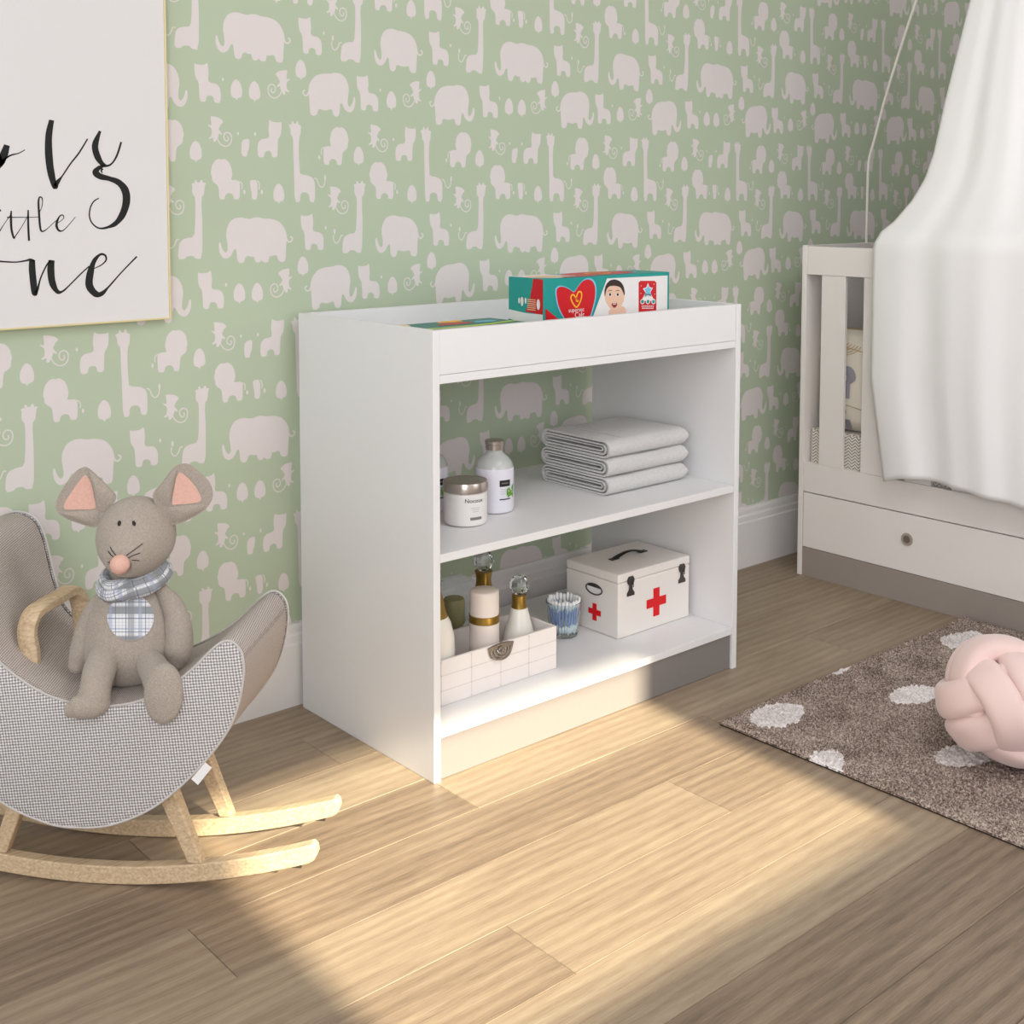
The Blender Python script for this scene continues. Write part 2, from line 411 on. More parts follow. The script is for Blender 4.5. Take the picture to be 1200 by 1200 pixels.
# wallpaper silhouettes, traced once and repeated with the paper's own repeat
def Z(ox, oy, k=.15): return lambda p: (ox+p[0]*k, oy+p[1]*k)
R1 = Z(190, 175); R2 = Z(190, 355); R3 = Z(360, 175); R6 = Z(0, 380)
def wallpt(r, p):
    q = on(1, WY, *r(p)); return Vector((q.x, q.z))
def trace(r, anchor, polys, tails=(), blobs=()):
    a = wallpt(r, anchor)
    P = [[wallpt(r, p)-a for p in pl] for pl in polys]
    s = (wallpt(r, (anchor[0]+10, anchor[1]))-a).length/10
    Tl = [([wallpt(r, p)-a for p in pts], w*s) for pts, w in tails]
    B = [((wallpt(r, (b[0], b[1]))-a), b[2]*s, b[3]*s) for b in blobs]
    return P, Tl, B
GIRL = trace(R1, (123, 860), [[(228, 270), (235, 285), (233, 330), (240, 355), (258, 378), (258, 560), (250, 685), (190, 692), (150, 710), (130, 745), (123, 860), (175, 858), (195, 835), (240, 832), (262, 855), (312, 855), (315, 600), (305, 378), (325, 355), (330, 320), (332, 285), (342, 265), (330, 260), (318, 262), (314, 238), (300, 240), (295, 258), (275, 260), (268, 240), (252, 240), (256, 262), (240, 264)]],
             [([(132, 705), (112, 708), (100, 740), (78, 770), (55, 765), (40, 735), (42, 700)], 9)], [(50, 672, 9, 22)])
LION = trace(R1, (447, 392), [[(415, 85), (440, 73), (460, 80), (485, 73), (510, 90), (528, 110), (540, 145), (548, 185), (545, 215), (535, 238), (590, 240), (605, 260), (607, 300), (605, 390), (560, 392), (553, 355), (530, 340), (505, 345), (490, 365), (488, 392), (447, 392), (440, 300), (430, 278), (405, 262), (388, 240), (387, 210), (378, 185), (385, 150), (390, 120)]],
             [([(598, 250), (618, 262), (625, 285), (622, 310)], 8)], [(642, 332, 9, 16)])
FRAG = trace(R1, (700, 392), [[(685, 240), (745, 240), (745, 392), (700, 392), (697, 330), (688, 290)]], [([(742, 246), (755, 260), (760, 290), (756, 315)], 8)], [(778, 333, 9, 16)])
TREE = trace(R1, (908, 410), [[(908, 265), (935, 285), (952, 330), (955, 380), (945, 402), (918, 410), (912, 430), (904, 410), (880, 405), (868, 380), (868, 330), (885, 285)]])
GIRR = trace(R6, (978, 730), [[(915, 85), (930, 80), (945, 72), (945, 50), (957, 48), (963, 68), (985, 68), (990, 45), (1003, 45), (1005, 70), (1035, 80), (1030, 98), (1030, 150), (1015, 185), (1012, 300), (1022, 450), (1025, 488), (1110, 492), (1150, 510), (1168, 550), (1168, 710), (1120, 712), (1110, 650), (1085, 635), (1050, 640), (1030, 660), (1028, 725), (978, 730), (970, 500), (960, 300), (958, 185), (935, 165), (930, 110)]],
             [([(1160, 505), (1185, 515), (1205, 560), (1230, 575), (1255, 550), (1262, 510)], 9)], [(1262, 490, 9, 24)])
CAT = trace(R3, (985, 752), [[(955, 498), (968, 507), (1015, 505), (1032, 488), (1036, 510), (1040, 560), (1035, 605), (1045, 620), (1085, 625), (1105, 650), (1110, 700), (1105, 752), (1070, 752), (1065, 715), (1045, 705), (1025, 712), (1020, 752), (985, 752), (983, 690), (980, 625), (965, 600), (957, 570)]], [], [(1122, 592, 6, 10)])
MONK = trace(R6, (370, 300), [[(335, 90), (350, 85), (410, 90), (440, 105), (455, 120), (445, 135), (430, 145), (425, 165), (412, 180), (420, 200), (446, 222), (440, 234), (415, 220), (408, 255), (395, 275), (385, 297), (370, 300), (360, 290), (365, 262), (340, 275), (325, 280), (322, 268), (345, 255), (348, 215), (345, 188), (315, 170), (315, 155), (335, 168), (345, 160), (340, 120)]],
             [([(398, 265), (420, 300), (450, 320), (485, 322), (518, 300), (532, 262), (528, 225), (505, 207), (475, 212), (460, 240), (468, 268), (490, 278), (504, 262), (496, 242)], 10)])
ELE = trace(R3, (675, 845), [[(580, 650), (583, 600), (605, 545), (640, 520), (680, 515), (710, 525), (770, 528), (815, 545), (845, 580), (862, 620), (868, 660), (862, 720), (858, 830), (830, 840), (808, 825), (800, 785), (755, 800), (705, 785), (698, 830), (675, 845), (652, 830), (645, 740), (630, 745), (615, 785), (590, 808), (565, 808), (545, 785), (533, 745), (532, 700), (542, 688), (555, 740), (575, 770), (590, 750), (588, 700)]],
            [([(862, 655), (873, 688), (893, 692), (904, 668), (890, 655)], 9)])
FRG2 = trace(R2, (642, 428), [[(640, 330), (655, 300), (705, 285), (700, 370), (690, 385), (685, 428), (642, 428)]], [], [(615, 258, 7, 10), (748, 243, 7, 10)])
PLACE = [  # shape, where its foot stands, mirrored
    (GIRL, R1, (123, 860), 0), (GIRL, R3, (272, 812), 0), (LION, R1, (447, 392), 0), (LION, R3, (540, 388), 0), (FRAG, R1, (700, 392), 0),
    (TREE, R1, (908, 410), 0), (TREE, R3, (815, 408), 0), (GIRR, R1, (1035, 412), 0), (GIRR, R3, (920, 408), 0),
    (MONK, R3, (200, 475), 0), (MONK, R3, (1175, 462), 0),
    (ELE, R1, (615, 893), 0), (ELE, R1, (748, 888), 0), (ELE, R3, (675, 845), 0), (CAT, R1, (1117, 786), 0), (CAT, R3, (985, 752), 0),
    (TREE, R1, (1097, 975), 0), (TREE, R3, (968, 930), 0), (ELE, R2, (48, 160), 1), (ELE, R3, (240, 1243), 1), (CAT, R2, (320, 48), 0), (CAT, R3, (430, 1168), 0),
    (TREE, R1, (600, 1190), 0), (TREE, R1, (740, 1185), 0), (TREE, R3, (663, 1125), 0), (MONK, R1, (975, 1120), 1), (MONK, R3, (865, 1068), 1),
    (LION, R2, (135, 530), 1), (LION, R6, (20, 500), 1), (TREE, R2, (287, 500), 0), (TREE, R6, (207, 465), 0), (MONK, R2, (430, 345), 0), (MONK, R6, (370, 300), 0),
    (FRG2, R2, (642, 428), 0), (CAT, R2, (920, 405), 1), (CAT, R6, (812, 370), 1)]
PX_, PZ_ = .7604, .4295
def wall_back():
    mb = MB(); x0, x1, z0, z1 = -2.6, 3.35, 0, 2.6
    mb.box(x0, x1, WY, WY+.08, -.0, z1, 0)
    n = 0
    def put(pts, zmin=.15):
        nonlocal n
        n += 1; y = WY-.00035-(n % 40)*2e-6
        if max(p.x for p in pts) > x1 or min(p.x for p in pts) < x0: return
        if min(p.y for p in pts) < .02 or max(p.y for p in pts) > z1: return
        mb.poly([Vector((p.x, y, p.y)) for p in pts], 1)
    for (P, Tl, B), r, a, mir in PLACE:
        A = wallpt(r, a)
        for i in range(-5, 7):
            for j in range(-4, 6):
                o = A+Vector((i*PX_, j*PZ_))
                if not (x0-.1 < o.x < x1 and -.2 < o.y < z1): continue
                f = (lambda v: Vector((o.x-v.x, o.y+v.y))) if mir else (lambda v: o+v)
                for pl in P: put([Vector(q[:2]) for q in chaikin([Vector((f(v).x, f(v).y, 0)) for v in pl], 1)])
                for pts, w in Tl:
                    q = [f(v) for v in pts]
                    if min(v.y for v in q) < .03 or max(v.x for v in q) > x1-.02 or min(v.x for v in q) < x0: continue
                    ribbon(mb, [(v.x, v.y) for v in q], w, lambda v: Vector((v.x, WY-.0005, v.y)), 1, 4)
                for c, rx, rz in B:
                    cc = f(c); put([cc+Vector((rx*cos(t*pi/5), rz*sin(t*pi/5))) for t in range(10)])
    return struct(build('wall_back', mb, [M['green'], M['print_']], smooth='keep' if False else None))
wall_back()
# baseboard with its stepped moulding
def baseboard():
    g = .0156; bh = .1842
    pr = [(WY, 0), (g, 0), (g, .138), (g+.003, .143), (g+.003, .158), (g+.0065, .163), (g+.0065, .176), (g+.009, .1842), (WY, .1842)]
    mb = MB(); mb.prism([(-2.6, y, z) for y, z in pr], (5.95, 0, 0))
    return struct(build('baseboard_back', mb, M['base']))
baseboard()
mb = MB(); mb.box(3.35, 3.43, -3.6, WY+.08, 0, 2.6); struct(build('wall_right', mb, M['whitewall']))
# wall behind the camera with the window the sun comes through
EL = radians_(28.5); AZ = .069                                  # sun elevation; slight drift to the right going in
YF = -3.5
def wproj(y0, x=None): return (y0-YF)*math.tan(EL)
zs, zl = wproj(-1.15), wproj(-.22)
xr = .592-AZ*(-.487-YF); xl = -.455-AZ*(-.38-YF)
mb = MB(); b0, b1 = YF-.06, YF
for a in ((-2.6, xl, 0, 2.6), (xr, 3.35, 0, 2.6), (xl, xr, 0, zs), (xl, xr, zl, 2.6)): mb.box(a[0], a[1], b0, b1, a[2], a[3])
struct(build('wall_front', mb, M['whitewall']))
mb = MB()
fr = .02
mb.box(xl-.04, xl, b0-.01, b1+.012, zs-.04, zl+.04); mb.box(xr, xr+.04, b0-.01, b1+.012, zs-.04, zl+.04)
mb.box(xl, xr, b0-.01, b1+.012, zs-.04, zs); mb.box(xl, xr, b0-.01, b1+.012, zl, zl+.04)
struct(build('window_1', mb, M['white']))
mb = MB(); mb.box(-2.6, 3.43, -3.56, WY+.08, 2.6, 2.68); struct(build('ceiling', mb, M['whitewall']))

# ---------------------------------------------------------------- changing table
tb = thing('changing_table', (W/2, -D/2, 0), 'white open changing table with raised rim, two shelves and taupe plinth', 'changing table')
e = .0006
h1, h2, h3 = .777, .431, .0853
for x in (0, W-T_):
    mb = MB(); mb.box(x, x+T_, -D, 0, 0, H); build('side_panel', mb, M['white'], tb, bevel=.0012)
mb = MB(); mb.box(T_+e, W-T_-e, -D+.001, -.004, h1, h1+T_); build('changing_top', mb, M['white'], tb, bevel=.001)
mb = MB(); mb.box(T_+e, W-T_-e, -D+.0015, -D+T_, h1+T_+e, H); build('front_rim', mb, M['white'], tb, bevel=.001)
mb = MB(); mb.box(T_+e, W-T_-e, -T_-.001, -.001, h1+T_+e, H); build('back_rim', mb, M['white'], tb, bevel=.001)
mb = MB(); mb.box(T_+e, W-T_-e, -D+.001, -.004, h2, h2+T_); build('shelf', mb, M['white'], tb, bevel=.001)
mb = MB(); mb.box(T_+e, W-T_-e, -D+.001, -.004, h3, h3+T_); build('shelf', mb, M['white'], tb, bevel=.001)
mb = MB(); mb.box(T_+e, W-T_-e, -D+.006, -D+.022, .001, h3-e); tag(build('plinth', mb, M['taupe'], tb, bevel=.001), 'taupe plinth board')

# ---------------------------------------------------------------- crib
KX, KX2, KY = 1.653, 2.33, -.122
KYE = -1.50
cr = thing('crib', ((KX+KX2)/2, (KY+KYE)/2, 0), 'warm white slatted crib with under-drawer against the animal wallpaper, right side', 'crib')
for nm, ya, yb in (('headboard', -.138, KY), ('footboard', KYE, KYE+.022)):
    mb = MB(); mb.box(KX, KX2, ya, yb, 0, .99); build(nm, mb, M['cribwhite'], cr, bevel=.0012)
for x in (KX+.0015, KX2-.0235):
    nm = 'side_rail'
    mb = MB(); mb.box(x, x+.022, KYE+.0225, -.1385, .904, .987); build(nm, mb, M['cribwhite'], cr, bevel=.0015)
    mb = MB(); mb.box(x, x+.022, KYE+.0225, -.1385, .2555, .343); build('lower_rail', mb, M['cribwhite'], cr, bevel=.0012)
    y = -.188
    while y-.081 > KYE+.03:
        mb = MB(); mb.box(x+(.003 if x < 2 else .007), x+(.015 if x < 2 else .019), y-.081, y, .3432, .9038); build('slat', mb, M['cribwhite'], cr, bevel=.0015)
        y -= .141
mb = MB(); mb.box(KX+.001, KX+.019, -.845, -.1405, .0885, .2525)
dr = build('drawer', mb, M['cribwhite'], cr, bevel=.001)
kc = on(0, KX, 1063, 632)
mb = MB(); mb.lathe([(.0001, 0), (.017, 0), (.018, .002), (.017, .004), (.0105, .004), (.010, .0015), (.0001, .0015)], (KX+.001, kc.y, kc.z), (-1, 0, 0), 28, mis=[0, 0, 0, 0, 1, 1])
tag(build('ring_pull', mb, [M['knob'], M['knobin']], dr, smooth=30), 'round beige ring pull')
mb = MB(); mb.box(KX+.001, KX+.019, KYE+.0225, -.848, .0885, .2525)
dr2 = build('drawer', mb, M['cribwhite'], cr, bevel=.001)
mb = MB(); mb.lathe([(.0001, 0), (.017, 0), (.018, .002), (.017, .004), (.0105, .004), (.010, .0015), (.0001, .0015)], (KX+.001, -1.14, kc.z), (-1, 0, 0), 28, mis=[0, 0, 0, 0, 1, 1])
build('ring_pull', mb, [M['knob'], M['knobin']], dr2, smooth=30)
mb = MB(); mb.box(KX+.002, KX+.02, KYE+.0225, -.1385, .0, .0868); tag(build('plinth', mb, M['cribtaupe'], cr, bevel=.001), 'taupe plinth board')
mb = MB(); mb.box(KX+.024, KX2-.024, KYE+.0225, -.1385, .3, .32); build('bed_base', mb, M['cribwhite'], cr)

# mattress and cushion
mb = MB(); mb.box(KX+.0255, KX2-.03, KYE+.03, -.1395, .3205, .445)
o = build('crib_mattress', mb, M['mattress'], base=((KX+KX2)/2, -.8, .32), bevel=.012, segs=4)
tag(o, 'cream herringbone crib mattress behind the white slats', 'mattress')
cu = thing('cushion', (1.86, -.24, .446), 'cream cushion printed with grey elephants standing behind crib slats', 'cushion')
def cushion_fn(side):
    def f(u, v):
        a, b = u*2-1, v*2-1; th = .042*((1-a**4)*(1-b**4))**.5
        c = Vector((1.722+.006*b, -.300+a*.150, .447+.150+b*.148)); return c+Vector((side*th, 0, 0))
    return f
mb = MB(); mb.grid(cushion_fn(-1), 16, 16); mb.grid(cushion_fn(1), 16, 16)
build('cushion_cover', mb, M['cushion'], cu, smooth=True)
mb = MB()
def cpt(u, v): return cushion_fn(-1)((u+1)/2, (v+1)/2)+Vector((-.002, 0, 0))
for cc, rr in (((.45, .10), .30), ((.45, -.60), .16)):
    pts = [(cc[0]+rr*cos(t)*1.4, cc[1]+rr*sin(t)*.8*(1+.2*sin(3*t))) for t in [k*pi/12 for k in range(24)]]
    mb.poly([cpt(max(-.9, min(.9, a)), max(-.9, min(.9, b))) for a, b in pts], 0)
    for q in (-.3, .2):
        mb.add([cpt(cc[0]+q+s[0], max(-.95, cc[1]-.15+s[1]))+Vector((-.0012, 0, 0)) for s in ((0, 0), (.13, 0), (.13, -.28), (0, -.28))], [(0, 1, 2, 3)], 0)
build('elephant_print', mb, M['cushiongrey'], cu)
mb = MB()
for rr in (.12, .2, .28, .36, .44):
    mb.tube([cpt(.35+rr*cos(t)*.9, max(-.95, min(.95, .78-rr*.6*sin(t)))) for t in [k*pi/10 for k in range(2, 10)]], .0009, 5)
mb.tube([cpt(a, .62+.04*sin(a*5)) for a in [k/8-1+.1 for k in range(15)]], .0010, 5)
mb.tube([cpt(a, -.5+.05*sin(a*4)) for a in [k/8-1+.1 for k in range(15)]], .0012, 5)
ring = [Vector((1.722+.006*b, -.300+a*.150, .447+.150+b*.148)) for a, b in [(-1, -1), (0, -1), (1, -1), (1, 0), (1, 1), (0, 1), (-1, 1), (-1, 0)]]
mb.tube([r+Vector((0, 0, .004)) if r.z < .46 else r for r in ring], .0022, 6, closed=True)
build('piping', mb, M['cushgold'], cu, smooth=True)

# canopy on its rod
rdt = thing('canopy_holder', (1.998, -.114, .5), 'thin white canopy rod rising from the crib headboard', 'canopy rod')
mb = MB(); mb.tube([(1.998, -.114, .6), (1.998, -.114, .99), (1.998, -.114, 1.10), (1.998, -.116, 1.235), (1.998, -.132, 1.30), (1.998, -.19, 1.5), (1.998, -.30, 1.8), (1.998, -.42, 2.02), (1.998, -.55, 2.05)], .0042, 10, sub=4)
build('rod', mb, M['rod'], rdt, smooth=60)
mb = MB(); mb.tube([(1.998+.07*cos(t), -.62+.07*sin(t), 2.05) for t in [k*pi/12 for k in range(24)]], .004, 8, closed=True); build('ring', mb, M['rod'], rdt, smooth=True)
mb = MB(); mb.box(1.98, 2.016, -.1215, -.110, .62, .70); build('clamp', mb, M['rod'], rdt, bevel=.002)
def canopy():
    XL, XR = 1.618, 2.365
    path = [(XL, -.385), (XL, -.9), (XL, -1.42), (1.68, -1.545), (1.99, -1.56), (2.30, -1.545), (XR, -1.42), (XR, -.9), (XR, -.40)]
    P, _ = smooth_path([Vector((a, b, 0)) for a, b in path], [0]*len(path), 24)
    nU = len(P)-1
    cum = [0]
    for i in range(nU): cum.append(cum[-1]+(P[i+1]-P[i]).length)
    tot = cum[-1]
    rows = 120
    mb = MB(); vs = []
    for j in range(rows+1):
        t = j/rows; z = .335+(2.05-.335)*t**1.0
        for i in range(nU+1):
            p = P[i]; s = cum[i]
            nrm = (P[min(i+1, nU)]-P[max(i-1, 0)]); nrm.normalize(); out = Vector((nrm.y, -nrm.x, 0))
            if out.dot(p-Vector((1.99, -.9, 0))) < 0: out = -out
            # folds: deeper towards the hem
            fd = (.012*sin(s*26+.8*sin(s*9)) + .005*sin(s*57+1.3) + .006*sin(s*15+z*3))
            zz = z
            if z <= 1.0:
                amp = .35+.65*min(1, (1.0-z)/.55)
                edge = min(1, s/.10)
                q = p+out*(max(0.0, .012+fd*amp)*edge+.004)
                if z < .62: q.y -= (.62-z)*.17*max(0, 1-s/.6) if i < nU/2 else 0
                hem = .335+.022*sin(s*7.0+.3)+.012*sin(s*17)+.02*math.exp(-((s-.28)/.12)**2)
                zz = hem+(1.0-hem)*(z-.335)/(1.0-.335)
            else:
                k = (z-1.0)/1.05
                tab = [(0, 0), (.036, .055), (.065, .15), (.122, .275), (.182, .365), (.253, .425), (.40, .50), (.67, .66), (1.05, 1), (1.2, 1)]
                zz_ = z-1.0; kk = 1
                for (za, ka), (zb_, kb) in zip(tab, tab[1:]):
                    if za <= zz_ <= zb_: kk = ka+(kb-ka)*(zz_-za)/(zb_-za); break
                base = p+out*(max(0.0, .012+fd*.35)*min(1, s/.10)+.004)
                th = pi*1.0 - s/tot*2*pi*.98+ .25
                ringp = Vector((1.998-.075*cos(s/tot*2*pi*.96), -.62+.075*sin(.0+s/tot*2*pi*.96)*-1+0, 0))
                q = base.lerp(ringp, kk)+out*(fd*.5*(1-kk)*min(1, k*3))
            vs.append(Vector((q.x, q.y, zz)))
    mb.add(vs, [(j*(nU+1)+i, j*(nU+1)+i+1, (j+1)*(nU+1)+i+1, (j+1)*(nU+1)+i) for j in range(rows) for i in range(nU)])
    o = build('crib_canopy', mb, M['canopy'], base=(1.99, -.9, .34), smooth=True)
    so = o.modifiers.new('thick', 'SOLIDIFY'); so.thickness = .0015
    tag(o, 'white voile canopy draped over the crib and hanging down its side', 'canopy')
canopy()

# ---------------------------------------------------------------- framed lettering
fx1 = -.292; fz0 = .885; fx0 = -1.0; fz1 = 1.66; fy = WY-.0015
pic = thing('framed_print', ((fx0+fx1)/2, WY-.01, fz0), 'white lettered print in a thin gold frame on the wallpaper, upper left', 'picture')
mb = MB(); f_ = .0034; dpt = .024
for a in ((fx0, fx1, fz0, fz0+f_), (fx0, fx1, fz1-f_, fz1), (fx0, fx0+f_, fz0+f_, fz1-f_), (fx1-f_, fx1, fz0+f_, fz1-f_)):
    mb.box(a[0], a[1], fy-dpt, fy, a[2], a[3])
build('frame', mb, M['gold'], pic, bevel=.0006)
cy_ = fy-dpt+.003
mb = MB(); mb.box(fx0+f_, fx1-f_, cy_, fy-.002, fz0+f_, fz1-f_); cv = build('canvas', mb, M['canvas'], pic)
def PT(v):
    q = on(1, cy_-.0006, v.x*.18333, 170+v.y*.18333); return q
mb = MB()
def st(pts, w):
    w = [a*(1.28 if a >= 20 else 1.05) for a in w]; ribbon(mb, pts, w, PT, 0, 8)
# upper word (its end shows): upstroke, the heavy v-bowl, and the looping descender
st([(-160, 30), (-120, 130), (-60, 165), (0, 130), (30, 90), (70, 65), (120, 52), (160, 30)], [14, 30, 34, 22, 14, 10, 6, 5])
st([(-60, 30), (-20, 60), (0, 110), (25, 60), (45, 0)], [10, 30, 40, 40, 30])
st([(330, -160), (312, -60), (312, 60), (325, 170), (350, 265), (365, 240), (400, 195), (450, 120), (505, 50), (560, -40)], [26, 34, 38, 36, 26, 22, 9, 9, 10, 9])
st([(640, -90), (608, 0), (622, 70), (655, 122), (690, 132), (722, 110), (750, 60), (775, -20)], [16, 32, 32, 22, 12, 10, 12, 12])
st([(668, 132), (630, 148), (612, 175), (640, 200), (700, 215), (760, 240), (800, 290), (808, 360), (785, 440), (740, 500), (680, 528), (630, 530), (590, 500), (572, 455), (578, 400), (600, 360), (632, 340)], [10, 22, 34, 30, 24, 30, 38, 38, 34, 24, 14, 9, 8, 8, 8, 8, 7])
st([(655, 150), (648, 165), (655, 180)], [14, 10, 4])
# middle word
st([(-60, 500), (-30, 560), (-10, 560), (30, 500), (72, 440)], [10, 16, 8, 4, 4])
st([(0, 412), (4, 424)], [9, 9])
st([(72, 420), (70, 470), (74, 540), (88, 592), (100, 580), (140, 520), (176, 455)], [9, 14, 14, 12, 6, 4, 4])
st([(180, 415), (180, 480), (182, 550), (186, 612)], [9, 12, 13, 12])
st([(45, 462), (110, 462), (180, 462), (245, 460)], [8, 5, 4, 4])
st([(246, 440), (262, 410), (272, 370), (268, 338), (252, 335), (246, 370), (250, 440), (254, 500), (262, 545), (280, 550), (310, 528), (350, 490), (375, 475)], [4, 4, 5, 7, 9, 12, 13, 13, 11, 7, 4, 4, 4])
st([(365, 500), (395, 480), (408, 462), (400, 447), (382, 455), (366, 485), (362, 520), (378, 547), (405, 545), (440, 510), (482, 460)], [4, 4, 5, 7, 8, 13, 15, 12, 6, 4, 4])
# lower word
st([(-180, 790), (-140, 740), (-60, 738), (20, 745), (100, 748), (160, 740), (195, 732), (222, 745)], [8, 14, 12, 10, 8, 10, 14, 16])
st([(205, 738), (206, 800), (214, 880), (222, 945), (238, 930), (260, 850), (300, 765), (330, 738)], [30, 34, 34, 30, 14, 9, 9, 12])
st([(330, 736), (325, 800), (335, 880), (365, 935), (400, 935), (450, 890), (520, 820), (570, 775)], [30, 36, 34, 22, 12, 8, 8, 8])
st([(600, 790), (650, 765), (678, 735), (672, 705), (640, 700), (600, 745), (575, 830), (572, 900), (610, 950), (650, 950), (700, 900), (780, 810), (875, 712)], [5, 7, 10, 12, 14, 22, 36, 38, 32, 22, 10, 8, 10])
build('lettering', mb, M['ink'], pic)

# ---------------------------------------------------------------- diaper boxes in the tray
def printed_box(name, x0, x1, y0, y1, z0, z1, label, art, side, top, mats, cat='box'):
    mb = MB(); mb.box(x0, x1, y0, y1, z0, z1, 0)
    t = thing(name, ((x0+x1)/2, (y0+y1)/2, z0), label, cat)
    build('carton', mb, mats, t, bevel=.0012)
    for nm, (o, ux, uy, nn) in (('front_print', (Vector((x0, y0, z0)), Vector((1, 0, 0)), Vector((0, 0, 1)), Vector((0, -1, 0)))),
                                ('side_print', (Vector((x0, y1, z0)), Vector((0, -1, 0)), Vector((0, 0, 1)), Vector((-1, 0, 0)))),
                                ('top_print', (Vector((x0, y0, z1)), Vector((1, 0, 0)), Vector((0, 1, 0)), Vector((0, 0, 1))))):
        fn = {'front_print': art, 'side_print': side, 'top_print': top}[nm]
        if not fn: continue
        mb = MB(); lay = [0]
        def TT(v, o=o, ux=ux, uy=uy, nn=nn): return o+ux*v.x+uy*v.y+nn*(.0006+lay[0]*.00012)
        fn(mb, TT, lay); build(nm, mb, mats, t)
    return t
MT = [M['teal'], M['red'], M['cardwhite'], M['yellow'], M['skin'], M['hair'], M['lips'], M['sky'], M['peach'], M['lime'], M['ink'], M['tealdark']]
TEAL, RED, WHT, YEL, SKN, HAIR, LIP, SKY, PCH, LIM, INK, TLD = range(12)
def pol(mb, TT, pts, mi, ch=0):
    P = [Vector((p[0], p[1], 0)) for p in pts]
    if ch: P = chaikin(P, ch)
    mb.poly([TT(p) for p in P], mi)
def ell(cx, cy, rx, ry, n=28, a0=0, a1=2*pi): return [(cx+rx*cos(a0+(a1-a0)*k/n), cy+ry*sin(a0+(a1-a0)*k/n)) for k in range(n)]
def heart(cx, cy, s, sx=1, skew=0):
    P = []
    for k in range(40):
        t = 2*pi*k/40; x = 16*sin(t)**3/17; y = (13*cos(t)-5*cos(2*t)-2*cos(3*t)-cos(4*t))/17
        P.append((cx+s*(x*sx+skew*y), cy+s*y))
    return P
def txt(mb, TT, s, size, cx, cy, mi, sp=1.0):
    vs, fs = text_mesh(s, size, sp); mb.add([TT(Vector((v.x+cx, v.y+cy, 0))) for v in vs], fs, mi)
BX0, BX1, BY0, BY1, BZ0, BZ1 = .383, .785, -.37, -.256, h1+T_+.0008, .956
bw, bh = BX1-BX0, BZ1-BZ0
def fx(px): return (on(1, BY0, px, 340).x-BX0)
def fp(px, py):
    q = on(1, BY0, px, py); return (q.x-BX0, q.z-BZ0)
K4 = lambda X, Y: fp(590+X*.175, 300+Y*.175)                      # measured on the 5.7x crop
